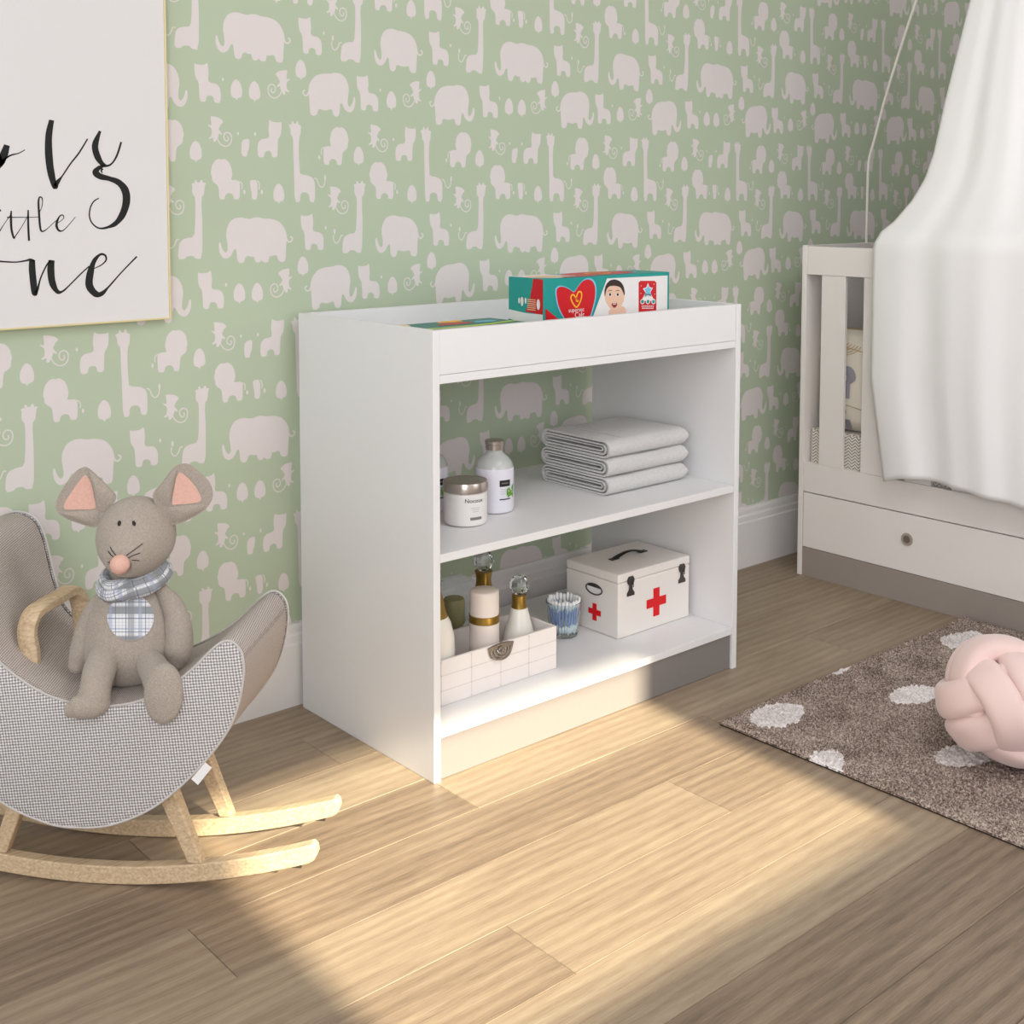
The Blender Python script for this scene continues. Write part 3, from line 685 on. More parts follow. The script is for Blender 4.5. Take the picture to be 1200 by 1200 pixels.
def front_art(mb, TT, lay):
    def C(pts): return [(min(max(a, .001), bw-.001), min(max(b, .001), bh-.001)) for a, b in pts]
    lay[0] = 1; pol(mb, TT, C([K4(692, 150), K4(1100, 130), K4(1100, 600), K4(520, 600), K4(600, 400)]), WHT)
    pol(mb, TT, C([K4(280, 350), K4(340, 400), K4(420, 470), K4(520, 620), K4(280, 620)]), RED)
    HP = [(352, 250), (354, 222), (372, 206), (402, 205), (440, 222), (472, 248), (500, 200), (530, 166), (565, 154), (597, 168), (613, 210), (613, 270), (600, 330), (580, 400), (545, 470), (500, 520), (450, 480), (410, 420), (380, 370), (362, 320)]
    HC = (484, 320)
    lay[0] = 2; pol(mb, TT, C([K4(HC[0]+(a-HC[0])*1.07, HC[1]+(b-HC[1])*1.06) for a, b in HP]), SKY, 1)
    lay[0] = 3; pol(mb, TT, C([K4(a, b) for a, b in HP]), RED, 1)
    lay[0] = 4
    ribbon(mb, [K4(a, b) for a, b in [(490, 292), (470, 262), (455, 262), (450, 285), (465, 320), (488, 342), (512, 305), (522, 262), (515, 240), (500, 242), (490, 262), (484, 290), (492, 304), (500, 296)]], .0036, TT, YEL, 4)
    lay[0] = 5; txt(mb, TT, 'supersec', .0135, *K4(486, 361), WHT); txt(mb, TT, 'Calc.', .017, *K4(512, 394), WHT)
    # printed baby face
    lay[0] = 3; pol(mb, TT, C([K4(700, 372), K4(720, 350), K4(790, 335), K4(806, 340), K4(822, 365), K4(822, 600), K4(690, 600)]), SKN, 1)
    lay[0] = 4; pol(mb, TT, [K4(678, 240), K4(674, 270), K4(684, 310), K4(706, 345), K4(735, 368), K4(762, 362), K4(792, 330), K4(806, 290), K4(810, 240), K4(790, 205), K4(740, 195), K4(695, 205)], SKN, 2)
    lay[0] = 5; pol(mb, TT, [K4(676, 278), K4(672, 235), K4(684, 190), K4(710, 162), K4(745, 155), K4(782, 170), K4(804, 205), K4(811, 250), K4(806, 268), K4(798, 240), K4(780, 208), K4(745, 198), K4(705, 202), K4(686, 225)], HAIR, 1)
    lay[0] = 6
    for ex in (711, 762):
        c = K4(ex, 258); pol(mb, TT, ell(c[0], c[1], .0062, .0036), WHT)
        lay[0] = 7; pol(mb, TT, ell(c[0], c[1], .0034, .0032), INK); lay[0] = 6
        ribbon(mb, [(c[0]-.006, c[1]+.008), (c[0], c[1]+.0098), (c[0]+.006, c[1]+.008)], .0014, TT, HAIR, 3)
    pol(mb, TT, [K4(a, b) for a, b in [(720, 320), (728, 314), (740, 316), (752, 312), (760, 318), (756, 334), (746, 346), (734, 346), (724, 334)]], LIP, 1); lay[0] = 7; pol(mb, TT, [K4(a, b) for a, b in [(727, 317), (740, 319), (753, 315), (750, 322), (740, 325), (730, 323)]], WHT)
    c = K4(737, 290); ribbon(mb, [(c[0]-.004, c[1]), (c[0], c[1]-.0016), (c[0]+.004, c[1])], .0016, TT, PCH, 3)
    # badge with star
    lay[0] = 3; pol(mb, TT, C([K4(903, 178), K4(915, 166), K4(1010, 166), K4(1022, 178), K4(1022, 600), K4(903, 600)]), RED)
    lay[0] = 4; c = K4(965, 232); S = [(c[0]+(.0135 if k % 2 == 0 else .0072)*sin(k*pi/5), c[1]+(.0135 if k % 2 == 0 else .0072)*cos(k*pi/5)) for k in range(10)]; pol(mb, TT, [(c[0]+(a-c[0])*1.35, c[1]+(b-c[1])*1.35) for a, b in S], WHT)
    pol(mb, TT, [K4(948, 245), K4(982, 245), K4(1008, 300), K4(922, 300)], WHT)
    lay[0] = 5; pol(mb, TT, S, SKY)
    for xx in (928, 965, 1002):
        c = K4(xx, 305); lay[0] = 5; pol(mb, TT, ell(c[0], c[1], .0072, .0062), WHT); lay[0] = 6; pol(mb, TT, ell(c[0], c[1], .005, .0042), TEAL)
    lay[0] = 5
    for a, b in ((920, 200), (1005, 188), (918, 250), (1010, 255)): c = K4(a, b); pol(mb, TT, ell(c[0], c[1], .0012, .0012, 8), WHT)
    for yy, wd in ((336, 42), (350, 40)):
        for k in range(7):
            a = K4(965-wd+k*wd*2/7, yy); pol(mb, TT, [(a[0], a[1]-.0012), (a[0]+.0042, a[1]-.0012), (a[0]+.0042, a[1]+.0014), (a[0], a[1]+.0014)], WHT)
    lay[0] = 4; pol(mb, TT, [(bw-.006, .01), (bw-.0006, .01), (bw-.0006, bh), (bw-.006, bh)], TEAL)
sd = BY1-BY0
def side_art(mb, TT, lay):
    g = lambda X, Y: (sd*(X-30)/(272-30), bh*(1-(Y-(118+(X-30)*.14))/ (560-118)))
    C = lambda pts: [(min(max(a, .0008), sd-.0008), min(max(b, .0008), bh-.0008)) for a, b in pts]
    lay[0] = 1; pol(mb, TT, C([g(205, 120), g(275, 130), g(275, 365), g(230, 355), g(150, 335), g(175, 290), g(195, 200)]), RED)
    lay[0] = 2; pol(mb, TT, C([g(30, 315), g(150, 345), g(275, 362), g(275, 415), g(120, 400), g(30, 372)]), WHT)
    lay[0] = 3
    for k in range(6):
        a = g(165, 262+k*12); b = g(222, 266+k*12)
        pol(mb, TT, C([a, (b[0], a[1]), (b[0], a[1]-.0018), (a[0], a[1]-.0018)]), PCH)
    for X, Y, r in ((108, 268, .004), (128, 275, .006), (153, 272, .004), (240, 300, .007)):
        c = g(X, Y); pol(mb, TT, C(ell(c[0], c[1], r*.8, r*1.7, 14)), WHT)
    c = g(60, 420); pol(mb, TT, C(ell(c[0]+.012, c[1], .015, .011)), WHT)
def top_art(mb, TT, lay):
    lay[0] = 1; pol(mb, TT, [(.001, .04), (.04, .001), (.12, .001), (.13, .05), (.10, sd-.001), (.001, sd-.001)], WHT)
    lay[0] = 2; pol(mb, TT, [(.02, .03), (.075, .012), (.11, .05), (.06, .09), (.01, .085)], PCH, 2); pol(mb, TT, [(.06, .001), (.16, .001), (.17, .02), (.08, .03)], RED)
    pol(mb, TT, ell(.225, .06, .118, .050), SKY); lay[0] = 3; pol(mb, TT, ell(.225, .06, .112, .046), RED)
    lay[0] = 4; ribbon(mb, ell(.225, .06, .034, .02, 12)+[(.259, .06)], .008, TT, YEL, 3)
printed_box('diaper_box', BX0, BX1, BY0, BY1, BZ0, BZ1, 'teal and red diaper box with printed baby face standing in the white tray', front_art, side_art, top_art, MT)
def flat_top(mb, TT, lay):
    w, d = .324, .24
    lay[0] = 1; pol(mb, TT, [(.0, .19), (.03, d), (.09, d), (.075, .20), (.05, .17), (.01, .16)], PCH, 1)
    pol(mb, TT, [(.15, .215), (.18, d-.002), (.235, d-.002), (.225, .21), (.19, .20)], YEL, 1)
    pol(mb, TT, [(.12, .17), (.2, .165), (.24, .19), (.15, .2)], RED, 1)
    lay[0] = 2; ribbon(mb, [(.01, .14), (.12, .125), (.22, .13), (.32, .15)], .018, TT, LIM, 6)
    pol(mb, TT, ell(.26, .18, .03, .016), SKY)
printed_box('diaper_pack', .052, .376, -.44, -.20, h1+T_+.0008, .861, 'flat teal diaper pack lying in the tray left of the upright box', None, None, flat_top, [M['tealdark']]+MT[1:])

# ---------------------------------------------------------------- towels
def towel(zb, dx, label):
    x0, x1 = .590+dx, .872+dx; y0, y1 = -.368, -.140; h = .0418
    t = thing('folded_towel', ((x0+x1)/2, (y0+y1)/2, zb), label, 'towel', 'folded grey towels on the middle shelf')
    mb = MB()
    th = .0062
    def stad(ya, yb, z0, z1, n=10):
        r = (z1-z0)/2; zc = (z0+z1)/2; P = []
        for k in range(n+1): a = pi/2+pi*k/n; P.append((ya+r+r*cos(a)*1.0, zc+r*sin(a)))
        for k in range(n+1): a = -pi/2+pi*k/n; P.append((yb-r+r*cos(a), zc+r*sin(a)))
        return P
    rng = random.Random(int(zb*1000))
    def wav(x, y, top): return .0011*sin(x*31+y*17+zb*90)*top+.0008*sin(y*60+x*11)*top
    def shell(ya, yb, z0, z1, xa, xb, t_, mi=0, rightcap=True):
        O = stad(ya, yb, z0, z1); I = stad(ya+t_, yb-t_, z0+t_, z1-t_); n = len(O); seg = 14; us_ = [k/10*.86 for k in range(10)]+[.90, .925, .945, .962, .976, .987, .996, 1.0] if xb-xa > .25 else [k/14 for k in range(15)]; seg = len(us_)-1
        vs = []
        for q in range(seg+1):
            u = us_[q]; x = xa+(xb-xa)*u
            sc = 1 if u < .90 or xb-xa < .25 else sqrt(max(0.02, 1-((u-.90)/.10)**2.6*.985))
            for (y, z) in O:
                zc = (z0+z1)/2; yc = (ya+yb)/2
                yy = yc+(y-yc)*(1-(1-sc)*.08); zz = z0+(z-z0)*1.0 if sc == 1 else zc+(z-zc)*sc
                zz += wav(x, y, 1 if z > zc else 0)
                vs.append((x, yy, zz))
        fs = [(q*n+k, q*n+(k+1) % n, (q+1)*n+(k+1) % n, (q+1)*n+k) for q in range(seg) for k in range(n)]
        fs.append(tuple((seg)*n+k for k in range(n)))
        # open left end: rim and recessed inside
        o = len(vs); vs += [(xa, y, z) for y, z in I]; fs += [(k, o+k, o+(k+1) % n, (k+1) % n) for k in range(n)]
        o2 = len(vs); vs += [(xa+.05, y, z) for y, z in I]; fs += [(o+k, o2+k, o2+(k+1) % n, o+(k+1) % n) for k in range(n)]
        fs.append(tuple(o2+k for k in range(n)))
        mb.add(vs, fs, mi)
    shell(y0, y1, zb, zb+h, x0, x1, th*.8)
    shell(y0+.010, y1-.006, zb+.0075, zb+h-.0075, x0-.001, x0+.2, th*.72)
    shell(y0+.022, y1-.014, zb+.0145, zb+h-.0145, x0+.001, x0+.18, .0035)
    o = build('towel_fold', mb, M['towel'], t, smooth=50)
    mb = MB(); mb.tube([(x0+.058, y0+.0205, zb+h+.0003), (x0+.062, (y0+y1)/2, zb+h+.0008), (x0+.058, y1-.0225, zb+h+.0003)], .0009, 6, sub=6); build('hem_seam', mb, M['towel'], t, smooth=True)
S2 = h2+T_
towel(S2+.0007, .0, 'grey folded towel at the bottom of the stack, resting on the shelf')
towel(S2+.0437, -.001, 'grey folded towel in the middle of the stack of three')
towel(S2+.0867, .001, 'grey folded towel on top of the stack of three')

# ---------------------------------------------------------------- jar and bottles on the middle shelf
def wrap_label(mb, c, r, a0, a1, z0, z1, mi, n=10, dr=.0005):
    vs = []
    for k in range(n+1):
        a = a0+(a1-a0)*k/n
        for z in (z0, z1): vs.append((c[0]+(r+dr)*cos(a), c[1]+(r+dr)*sin(a), z))
    mb.add(vs, [(2*k, 2*k+2, 2*k+3, 2*k+1) for k in range(n)], mi)
def wrap_text(mb, c, r, a, zc, s, size, mi, dr=.0007):
    vs, fs = text_mesh(s, size)
    mb.add([(c[0]+(r+dr)*cos(a+v.x/r), c[1]+(r+dr)*sin(a+v.x/r), zc+v.y) for v in vs], fs, mi)
jc = (.203, -.325); jr = .0462
aj = math.atan2(CAM.y-jc[1], CAM.x-jc[0])
t = thing('cream_jar', (jc[0], jc[1], S2), 'white cream jar with brushed steel lid and dark lettering on the middle shelf', 'jar')
zb = S2+.0005
mb = MB(); mb.lathe([(.036, 0), (.043, .002), (jr, .008), (jr, .068), (.0445, .0695)], (jc[0], jc[1], zb), n=48); jb = build('jar_body', mb, M['jar'], t, smooth=35)
mb = MB(); mb.lathe([(.0455, .0698), (.0475, .0705), (.0478, .088), (.0465, .091), (.044, .0915), (.0425, .0903), (.0001, .0903)], (jc[0], jc[1], zb), n=48); tag(build('lid', mb, M['steel'], t, smooth=35), 'brushed steel screw lid')
mb = MB(); wrap_text(mb, jc, jr, aj+.42, zb+.056, 'Nocoux', .0125, 0)
wrap_label(mb, jc, jr, aj+.22, aj+.80, zb+.0155, zb+.0215, 1)
for k in range(3): wrap_label(mb, jc, jr, aj+.25+.05*k, aj+.7-.04*k, zb+.0405-k*.004, zb+.0413-k*.004, 2)
build('lettering', mb, [M['ink'], M['greyl'], M['softgrey']], jb)
M['acrylic'] = plain('clear_acrylic', (240, 244, 244), rough=.04, trans=.95, ior=1.08)
def lotion_bottle(c, label):
    t = thing('lotion_bottle', (c[0], c[1], S2), label, 'bottle')
    z = S2+.0005; r = .0425
    prof = [(.034, 0), (.0405, .002), (r, .008), (r, .085), (.0415, .097), (.037, .109), (.029, .119), (.021, .125), (.0178, .129), (.0178, .134)]
    mb = MB(); mb.lathe(prof, (c[0], c[1], z), n=48, mis=[0, 0, 0, 0, 1, 1, 1, 1, 1]); b = build('bottle_body', mb, [M['lotion'], M['clearshoulder']], t, smooth=35)
    mb = MB(); mb.lathe([(.0185, .1342), (.0200, .1347), (.0200, .1460), (.0215, .1475), (.0215, .1535), (.0200, .155), (.0001, .155)], (c[0], c[1], z), n=36); tag(build('cap', mb, M['steel'], t, smooth=35), 'brushed metal cap')
    a = math.atan2(CAM.y-c[1], CAM.x-c[0])+.30
    mb = MB(); wrap_label(mb, c, r, a-.05, a+.58, z+.060, z+.074, 0)
    wrap_label(mb, c, r, a-.05, a+.60, z+.031, z+.0335, 0)
    for k in range(3): wrap_label(mb, c, r, a+.0, a+.35-.05*k, z+.054-.005*k, z+.0548-.005*k, 2)
    wrap_label(mb, c, r, a+.06, a+.45, z+.0665, z+.0685, 3, dr=.0008)
    rng = random.Random(4)
    for k in range(15):
        aa = a+.36+rng.random()*.5; zz = z+.036+rng.random()*.026; L = .0035+rng.random()*.0035; th = rng.uniform(.5, 2.0)
        P = []
        for q in range(8):
            s = 2*pi*q/8; lx = L*cos(s); ly = L*.38*sin(s); P.append((lx*cos(th)-ly*sin(th), lx*sin(th)+ly*cos(th)))
        mb.poly([(c[0]+(r+.0009+k*4e-5)*cos(aa+x/r), c[1]+(r+.0009+k*4e-5)*sin(aa+x/r), zz+y) for x, y in P], 1)
    build('label_print', mb, [M['darkl'], M['leaf'], M['softgrey'], M['greyl']], b)
M['clearshoulder'] = plain('clear_bottle_shoulder', (228, 231, 228), rough=.15, trans=.35, coat=.3)
lotion_bottle((.318, -.285), 'white lotion bottle with leaf print standing between the jar and the towels')
lotion_bottle((.214, -.185), 'lotion bottle half hidden behind the cream jar at the left panel')

# ---------------------------------------------------------------- first aid box
S3 = h3+T_
ax0, ax1, ay0, ay1, az0, az1 = .633, .884, -.358, -.184, S3+.0005, .2555
t = thing('first_aid_box', ((ax0+ax1)/2, (ay0+ay1)/2, S3), 'white wooden first aid box with red crosses on the bottom shelf', 'first aid box')
zl_ = az1-.022
mb = MB(); mb.box(ax0, ax1, ay0, ay1, az0, zl_+.0002); body = build('box_body', mb, M['aid'], t, bevel=.003)
mb = MB(); mb.box(ax0-.0004, ax1+.0004, ay0-.0004, ay1+.0004, zl_+.0006, az1); lid = build('lid', mb, M['aid'], t, bevel=.0035)
def cross(name, c, ux, uz, s, a, nn):
    pts = [(-a, -s), (a, -s), (a, -a), (s, -a), (s, a), (a, a), (a, s), (-a, s), (-a, a), (-s, a), (-s, -a), (-a, -a)]
    mb = MB(); mb.prism([Vector(c)+Vector(ux)*x+Vector((0, 0, 1))*y for x, y in pts], Vector(nn)*.0011); tag(build(name, mb, M['redcross'], body), 'red cross')
cc = on(1, ay0, 769, 705); cross('red_cross', (cc.x, ay0-.0002, cc.z), (1, 0, 0), None, .034, .0105, (0, -1, 0))
cc = on(0, ax0, 697, 717); cross('red_cross', (ax0-.0002, cc.y, cc.z), (0, 1, 0), None, .0205, .0065, (-1, 0, 0))
for px, py in ((738.5, 686), (798.5, 671)):
    cc = on(1, ay0, px, py)
    out = [(-.012, -.024), (.012, -.024), (.012, -.017), (.006, -.010), (.004, 0), (.010, .006), (.012, .014), (.007, .022), (-.007, .022), (-.012, .014), (-.010, .006), (-.004, 0), (-.006, -.010), (-.012, -.017)]
    mb = MB(); mb.prism([Vector((cc.x+x, ay0-.0010, cc.z+y)) for x, y in out], (0, -.002, 0))
    mb.tube([(cc.x-.006, ay0-.004, cc.z+.013), (cc.x-.005, ay0-.0055, cc.z-.003), (cc.x+.005, ay0-.0055, cc.z-.003), (cc.x+.006, ay0-.004, cc.z+.013)], .0012, 6)
    build('latch', mb, M['iron'], t)
c = on(2, az1, 743, 650)                                   # carrying strap on the lid
hx, hy = (ax0+ax1)/2+.008, (ay0+ay1)/2+.008
mb = MB(); mb.tube([(hx-.050, hy, az1+.002), (hx-.034, hy, az1+.006), (hx-.012, hy, az1+.0105), (hx+.012, hy, az1+.0105), (hx+.034, hy, az1+.006), (hx+.050, hy, az1+.002)], [.007, .0075, .006, .006, .0075, .007], 10, sub=5, flat=.35)
build('carrying_handle', mb, M['black'], lid, smooth=40)
for s in (-1, 1):
    mb = MB(); mb.box(hx+s*.050-.013, hx+s*.050+.013, hy-.007, hy+.007, az1+.0003, az1+.0028); build('handle_plate', mb, M['iron'], lid, bevel=.001)
cc = on(0, ax0, 697, 690)
mb = MB(); out = []
for k in range(24):
    a = 2*pi*k/24; out.append((cc.y+.0265*cos(a)*(1 if abs(cos(a)) > .5 else 1), cc.z+.0125*sin(a)))
mb.box(ax0-.0014, ax0-.0002, cc.y-.022, cc.y+.026, cc.z-.014, cc.z+.014, 1)
mb.tube([(ax0-.003, y, z) for y, z in out], .0017, 6, closed=True)
mb.poly([(ax0-.0016, cc.y+.022*cos(a), cc.z+.004+.007*sin(a)) for a in [pi*k/10 for k in range(11)]], 0)
tag(build('side_handle', mb, [M['iron'], M['cardwhite']], body, smooth=40), 'pewter oval pull')

# ---------------------------------------------------------------- crate with toiletries
gx0, gx1, gy0, gy1, gz0, gz1 = .024, .4055, -.391, -.262, S3+.0005, .1965
gt = thing('crate', ((gx0+gx1)/2, (gy0+gy1)/2, S3), 'white panelled open crate with ornate silver pull on the bottom shelf', 'crate')
wt = .006
mb = MB(); mb.box(gx0, gx1, gy0, gy0+wt, gz0, gz1); fpn = build('front_board', mb, M['crate'], gt, bevel=.0008)
mb = MB(); mb.box(gx0, gx1, gy1-wt, gy1, gz0, gz1); build('back_board', mb, M['crate'], gt, bevel=.0008)
for x in (gx0, gx1-wt):
    mb = MB(); mb.box(x, x+wt, gy0+wt, gy1-wt, gz0, gz1); build('end_board', mb, M['crate'], gt, bevel=.0008)
mb = MB(); mb.box(gx0+wt, gx1-wt, gy0+wt, gy1-wt, gz0, gz0+.006); build('bottom_board', mb, M['crate'], gt)
mb = MB(); yy = gy0-.0004
hgt = gz1-gz0
for k in (1, 2): mb.box(gx0+.001, gx1-.001, yy-.0003, yy, gz0+hgt*k/3-.0004, gz0+hgt*k/3+.0004)
xs = [.165+.0795*k for k in range(-1, 3)]
for x in xs: mb.box(x-.0004, x+.0004, yy-.0003, yy, gz0+.001, gz1-.001)
for x in xs:
    for k in range(0, 4):
        z = gz0+hgt*k/3+(.004 if k == 0 else 0)-(.004 if k == 3 else 0)
        mb.lathe([(.0001, 0), (.0016, 0), (.001, .0008)], (x, yy, z), (0, -1, 0), 8)
build('panel_grooves', mb, M['groove'], fpn)
pc = on(1, gy0, 586, 762)
mb = MB()
P = [(-.036, .012), (-.018, .016), (0, .0175), (.018, .016), (.036, .012), (.033, 0), (.028, -.010), (.014, -.018), (0, -.0205), (-.014, -.018), (-.028, -.010), (-.033, 0)]
mb.prism([Vector((pc.x+a, yy-.0004, pc.z+b)) for a, b in P], (0, -.0018, 0))
for r in (.027, .019, .011):
    mb.tube([(pc.x+r*cos(a)*1.05, yy-.0035-.004*sin(max(0, a-pi)), pc.z+.004+r*sin(a)*.78) for a in [pi+pi*k/10 for k in range(11)]], .0017, 6)
mb.tube([(pc.x+.008*cos(a)*(1-a/14), yy-.0045, pc.z+.003+.007*sin(a)*(1-a/14)) for a in [k*.5 for k in range(20)]], .0015, 6)
mb.tube([(pc.x-.034, yy-.003, pc.z+.011), (pc.x, yy-.004, pc.z+.0145), (pc.x+.034, yy-.003, pc.z+.011)], .0018, 6)
tag(build('ornate_pull', mb, M['pewter'], fpn, smooth=50), 'ornate silver drawer pull')
zi = gz0+.0065
def glass_knob(mb, c, z, r, mi):
    mb.lathe([(.006, 0), (r*.55, r*.12), (r*.9, r*.5), (r, r*.95), (r*.9, r*1.4), (r*.6, r*1.78), (.004, r*1.92)], (c[0], c[1], z), n=10, mi=mi)
def bottle(name, c, prof, mats, mis, label, cat, extra=None, z=None, n=36):
    zz = z if z is not None else zi
    t = thing(name, (c[0], c[1], zz), label, cat)
    cut = max(i for i, m_ in enumerate(mis) if m_ == 0)+1
    mb = MB(); mb.lathe(prof[:cut+1], (c[0], c[1], zz), n=n); build('bottle_body', mb, mats[0], t, smooth=40)
    if len(prof) > cut+1:
        mb = MB(); mb.lathe([(prof[cut][0], prof[cut][1]+.0002)]+prof[cut+1:], (c[0], c[1], zz), n=n); tag(build('neck_band', mb, mats[1], t, smooth=40), 'gold metal neck')
    if extra:
        mb = MB(); glass_knob(mb, c, zz+prof[-1][1]+.0003, extra, 0); tag(build('stopper', mb, M['glass'], t), 'faceted clear glass stopper')
    return t
# cone bottle, neck and stopper heights measured above the crate floor
cb = (.355, -.325)
bottle('stoppered_bottle', cb, [(.034, 0), (.0405, .003), (.0412, .014), (.0385, .035), (.033, .066), (.024, .100), (.0185, .122), (.0165, .1235), (.0175, .1245), (.0155, .133), (.0165, .152)], [M['cream'], M['brass']], [0]*7+[1]*3,
       'cream cone-shaped bottle with gold neck and glass stopper at crate right', 'bottle', .0225)
# cylinder bottle with brass band
c2 = (.249, -.332)
t = thing('pump_bottle', (c2[0], c2[1], zi), 'blush cylindrical bottle with a brass band around its middle in the crate', 'bottle')
mb = MB(); mb.lathe([(.026, 0), (.0315, .003), (.0320, .006), (.0320, .118)], (c2[0], c2[1], zi), n=36); build('bottle_body', mb, M['blush'], t, smooth=40)
mb = MB(); mb.lathe([(.0320, .1183), (.0332, .119), (.0326, .1265), (.0332, .134), (.0320, .1347)], (c2[0], c2[1], zi), n=36); tag(build('brass_band', mb, M['brass'], t, smooth=40), 'brass band')
mb = MB(); mb.lathe([(.0316, .135), (.0316, .1825), (.0305, .1855), (.028, .187), (.0001, .187)], (c2[0], c2[1], zi), n=36); build('cap', mb, M['blush'], t, smooth=40)
# bulging bottle at the left panel
bottle('stoppered_bottle', (.110, -.332), [(.030, 0), (.036, .005), (.0425, .04), (.0465, .088), (.0445, .120), (.038, .146), (.0315, .160), (.0265, .176), (.0225, .196), (.0165, .214), (.0175, .228)], [M['cream'], M['brass']], [0]*6+[1]*4,
       'cream bulging bottle with gold neck and stopper partly behind the left panel', 'bottle', .019)
# back bottle with stopper
bottle('stoppered_bottle', (.345, -.215), [(.024, 0), (.0320, .004), (.036, .02), (.034, .05), (.028, .09), (.019, .135), (.0185, .1362), (.0195, .15), (.0165, .170), (.0205, .188)], [M['brass'], M['brass']], [0]*5+[1]*4,
       'gold bottle with glass stopper behind the blush cylinder, outside the crate', 'bottle', .0235, z=S3+.0005)
# frosted bottle with olive cap at the back left
fq = on(1, -.215, 532, 716)
t = thing('frosted_bottle', (fq.x, -.215, S3), 'grey glass bottle with olive cap behind the crate', 'bottle')
mb = MB(); mb.box(fq.x-.034, fq.x+.030, -.245, -.185, S3+.0006, S3+.076); build('bottle_body', mb, M['clearshoulder'], t, bevel=.008, segs=3)
mb = MB(); mb.lathe([(.012, .0765), (.012, .084), (.022, .085), (.0245, .090), (.0245, .138), (.022, .143), (.0001, .143)], (fq.x, -.215, S3+.0006), n=30); tag(build('cap', mb, M['olive'], t, smooth=40), 'olive green cap')
aq = on(1, -.13, 541, 715)
t = thing('acrylic_stand', (aq.x, -.13, S3), 'clear square acrylic container at the back of the bottom shelf', 'container')
mb = MB(); mb.box(aq.x-.04, aq.x+.02, -.16, -.10, S3+.0006, S3+.150); build('container_body', mb, M['acrylic'], t, bevel=.002)

# ---------------------------------------------------------------- tumbler of cotton swabs
tc_ = (.560, -.2515)
t = thing('swab_tumbler', (tc_[0], tc_[1], S3), 'pale aqua glass tumbler full of cotton swabs between crate and first aid box', 'tumbler')
z0 = S3+.0005
mb = MB(); mb.lathe([(.029, 0), (.0325, .002), (.0335, .008), (.0425, .082), (.0405, .0825), (.0315, .012), (.028, .010), (.0001, .010)], (tc_[0], tc_[1], z0), n=36); build('tumbler_glass', mb, M['aqua'], t, smooth=40)
def swab_mesh():
    mb = MB(); L = .076
    mb.lathe([(.0016, .008), (.0016, L-.012)], (0, 0, 0), n=8, mi=0)
    for zc, s in ((.008, -1), (L-.008, 1)):
        mb.lathe([(.0014, -.012), (.0034, -.007), (.0042, 0), (.0036, .0055), (.0012, .008)], (0, 0, zc), n=8, mi=1)
    return mb
first = None
k = 0
for ring, cnt, rb, rt, dz in ((0, 26, .0262, .0368, .0), (1, 14, .019, .026, -.012)):
    for i in range(cnt):
        a = 2*pi*i/cnt+ring*.2
        if first is None:
            me = build('cotton_swab', swab_mesh(), [M['blueswab'], M['cotton']], smooth=60)
            first = me; o = me
        else:
            o = first.copy(); COL.objects.link(o)
        p0 = Vector((tc_[0]+rb*cos(a), tc_[1]+rb*sin(a), z0+.0125+.002*(i % 3)+dz*.0)); p1 = Vector((tc_[0]+rt*cos(a+.05), tc_[1]+rt*sin(a+.05), z0+.088+.002*(i % 3)))
        o.location = p0; o.rotation_mode = 'QUATERNION'; o.rotation_quaternion = (p1-p0).to_track_quat('Z', 'Y')
        o.scale = (1, 1, 1 if ring == 0 else .80)
        tag(o, 'white-tipped cotton swab with blue stick in the pale aqua tumbler', 'cotton swab', 'cotton swabs in the tumbler')

#@@PART2
# ---------------------------------------------------------------- rocking chair
ON = Vector((-.636, -.380, 0)); LU = Vector((.6816, -.7317, 0)); WV = Vector((.7317, .6816, 0))
def C(u, v, z): return ON+LU*u+WV*v+Vector((0, 0, z))
rc = thing('rocking_chair', C(0, .075, 0), 'grey woven crescent rocking chair for a child on pale oak runners', 'rocking chair')
OUT = [(.277, .405), (.272, .350), (.250, .290), (.195, .219), (.126, .158), (.054, .124), (-.010, .116), (-.060, .122), (-.133, .152), (-.205, .215), (-.262, .310), (-.285, .410), (-.280, .500), (-.262, .548)]
INN = [(-.225, .564), (-.190, .553), (-.172, .520), (-.156, .450), (-.138, .398), (-.100, .362), (-.045, .332), (.010, .321), (.055, .320), (.113, .334), (.180, .375), (.236, .428), (.262, .432)]
PRO, _ = smooth_path([Vector((a, b, 0)) for a, b in OUT+INN], [0]*(len(OUT)+len(INN)), 5, True)
V0, V1 = -.05, .203
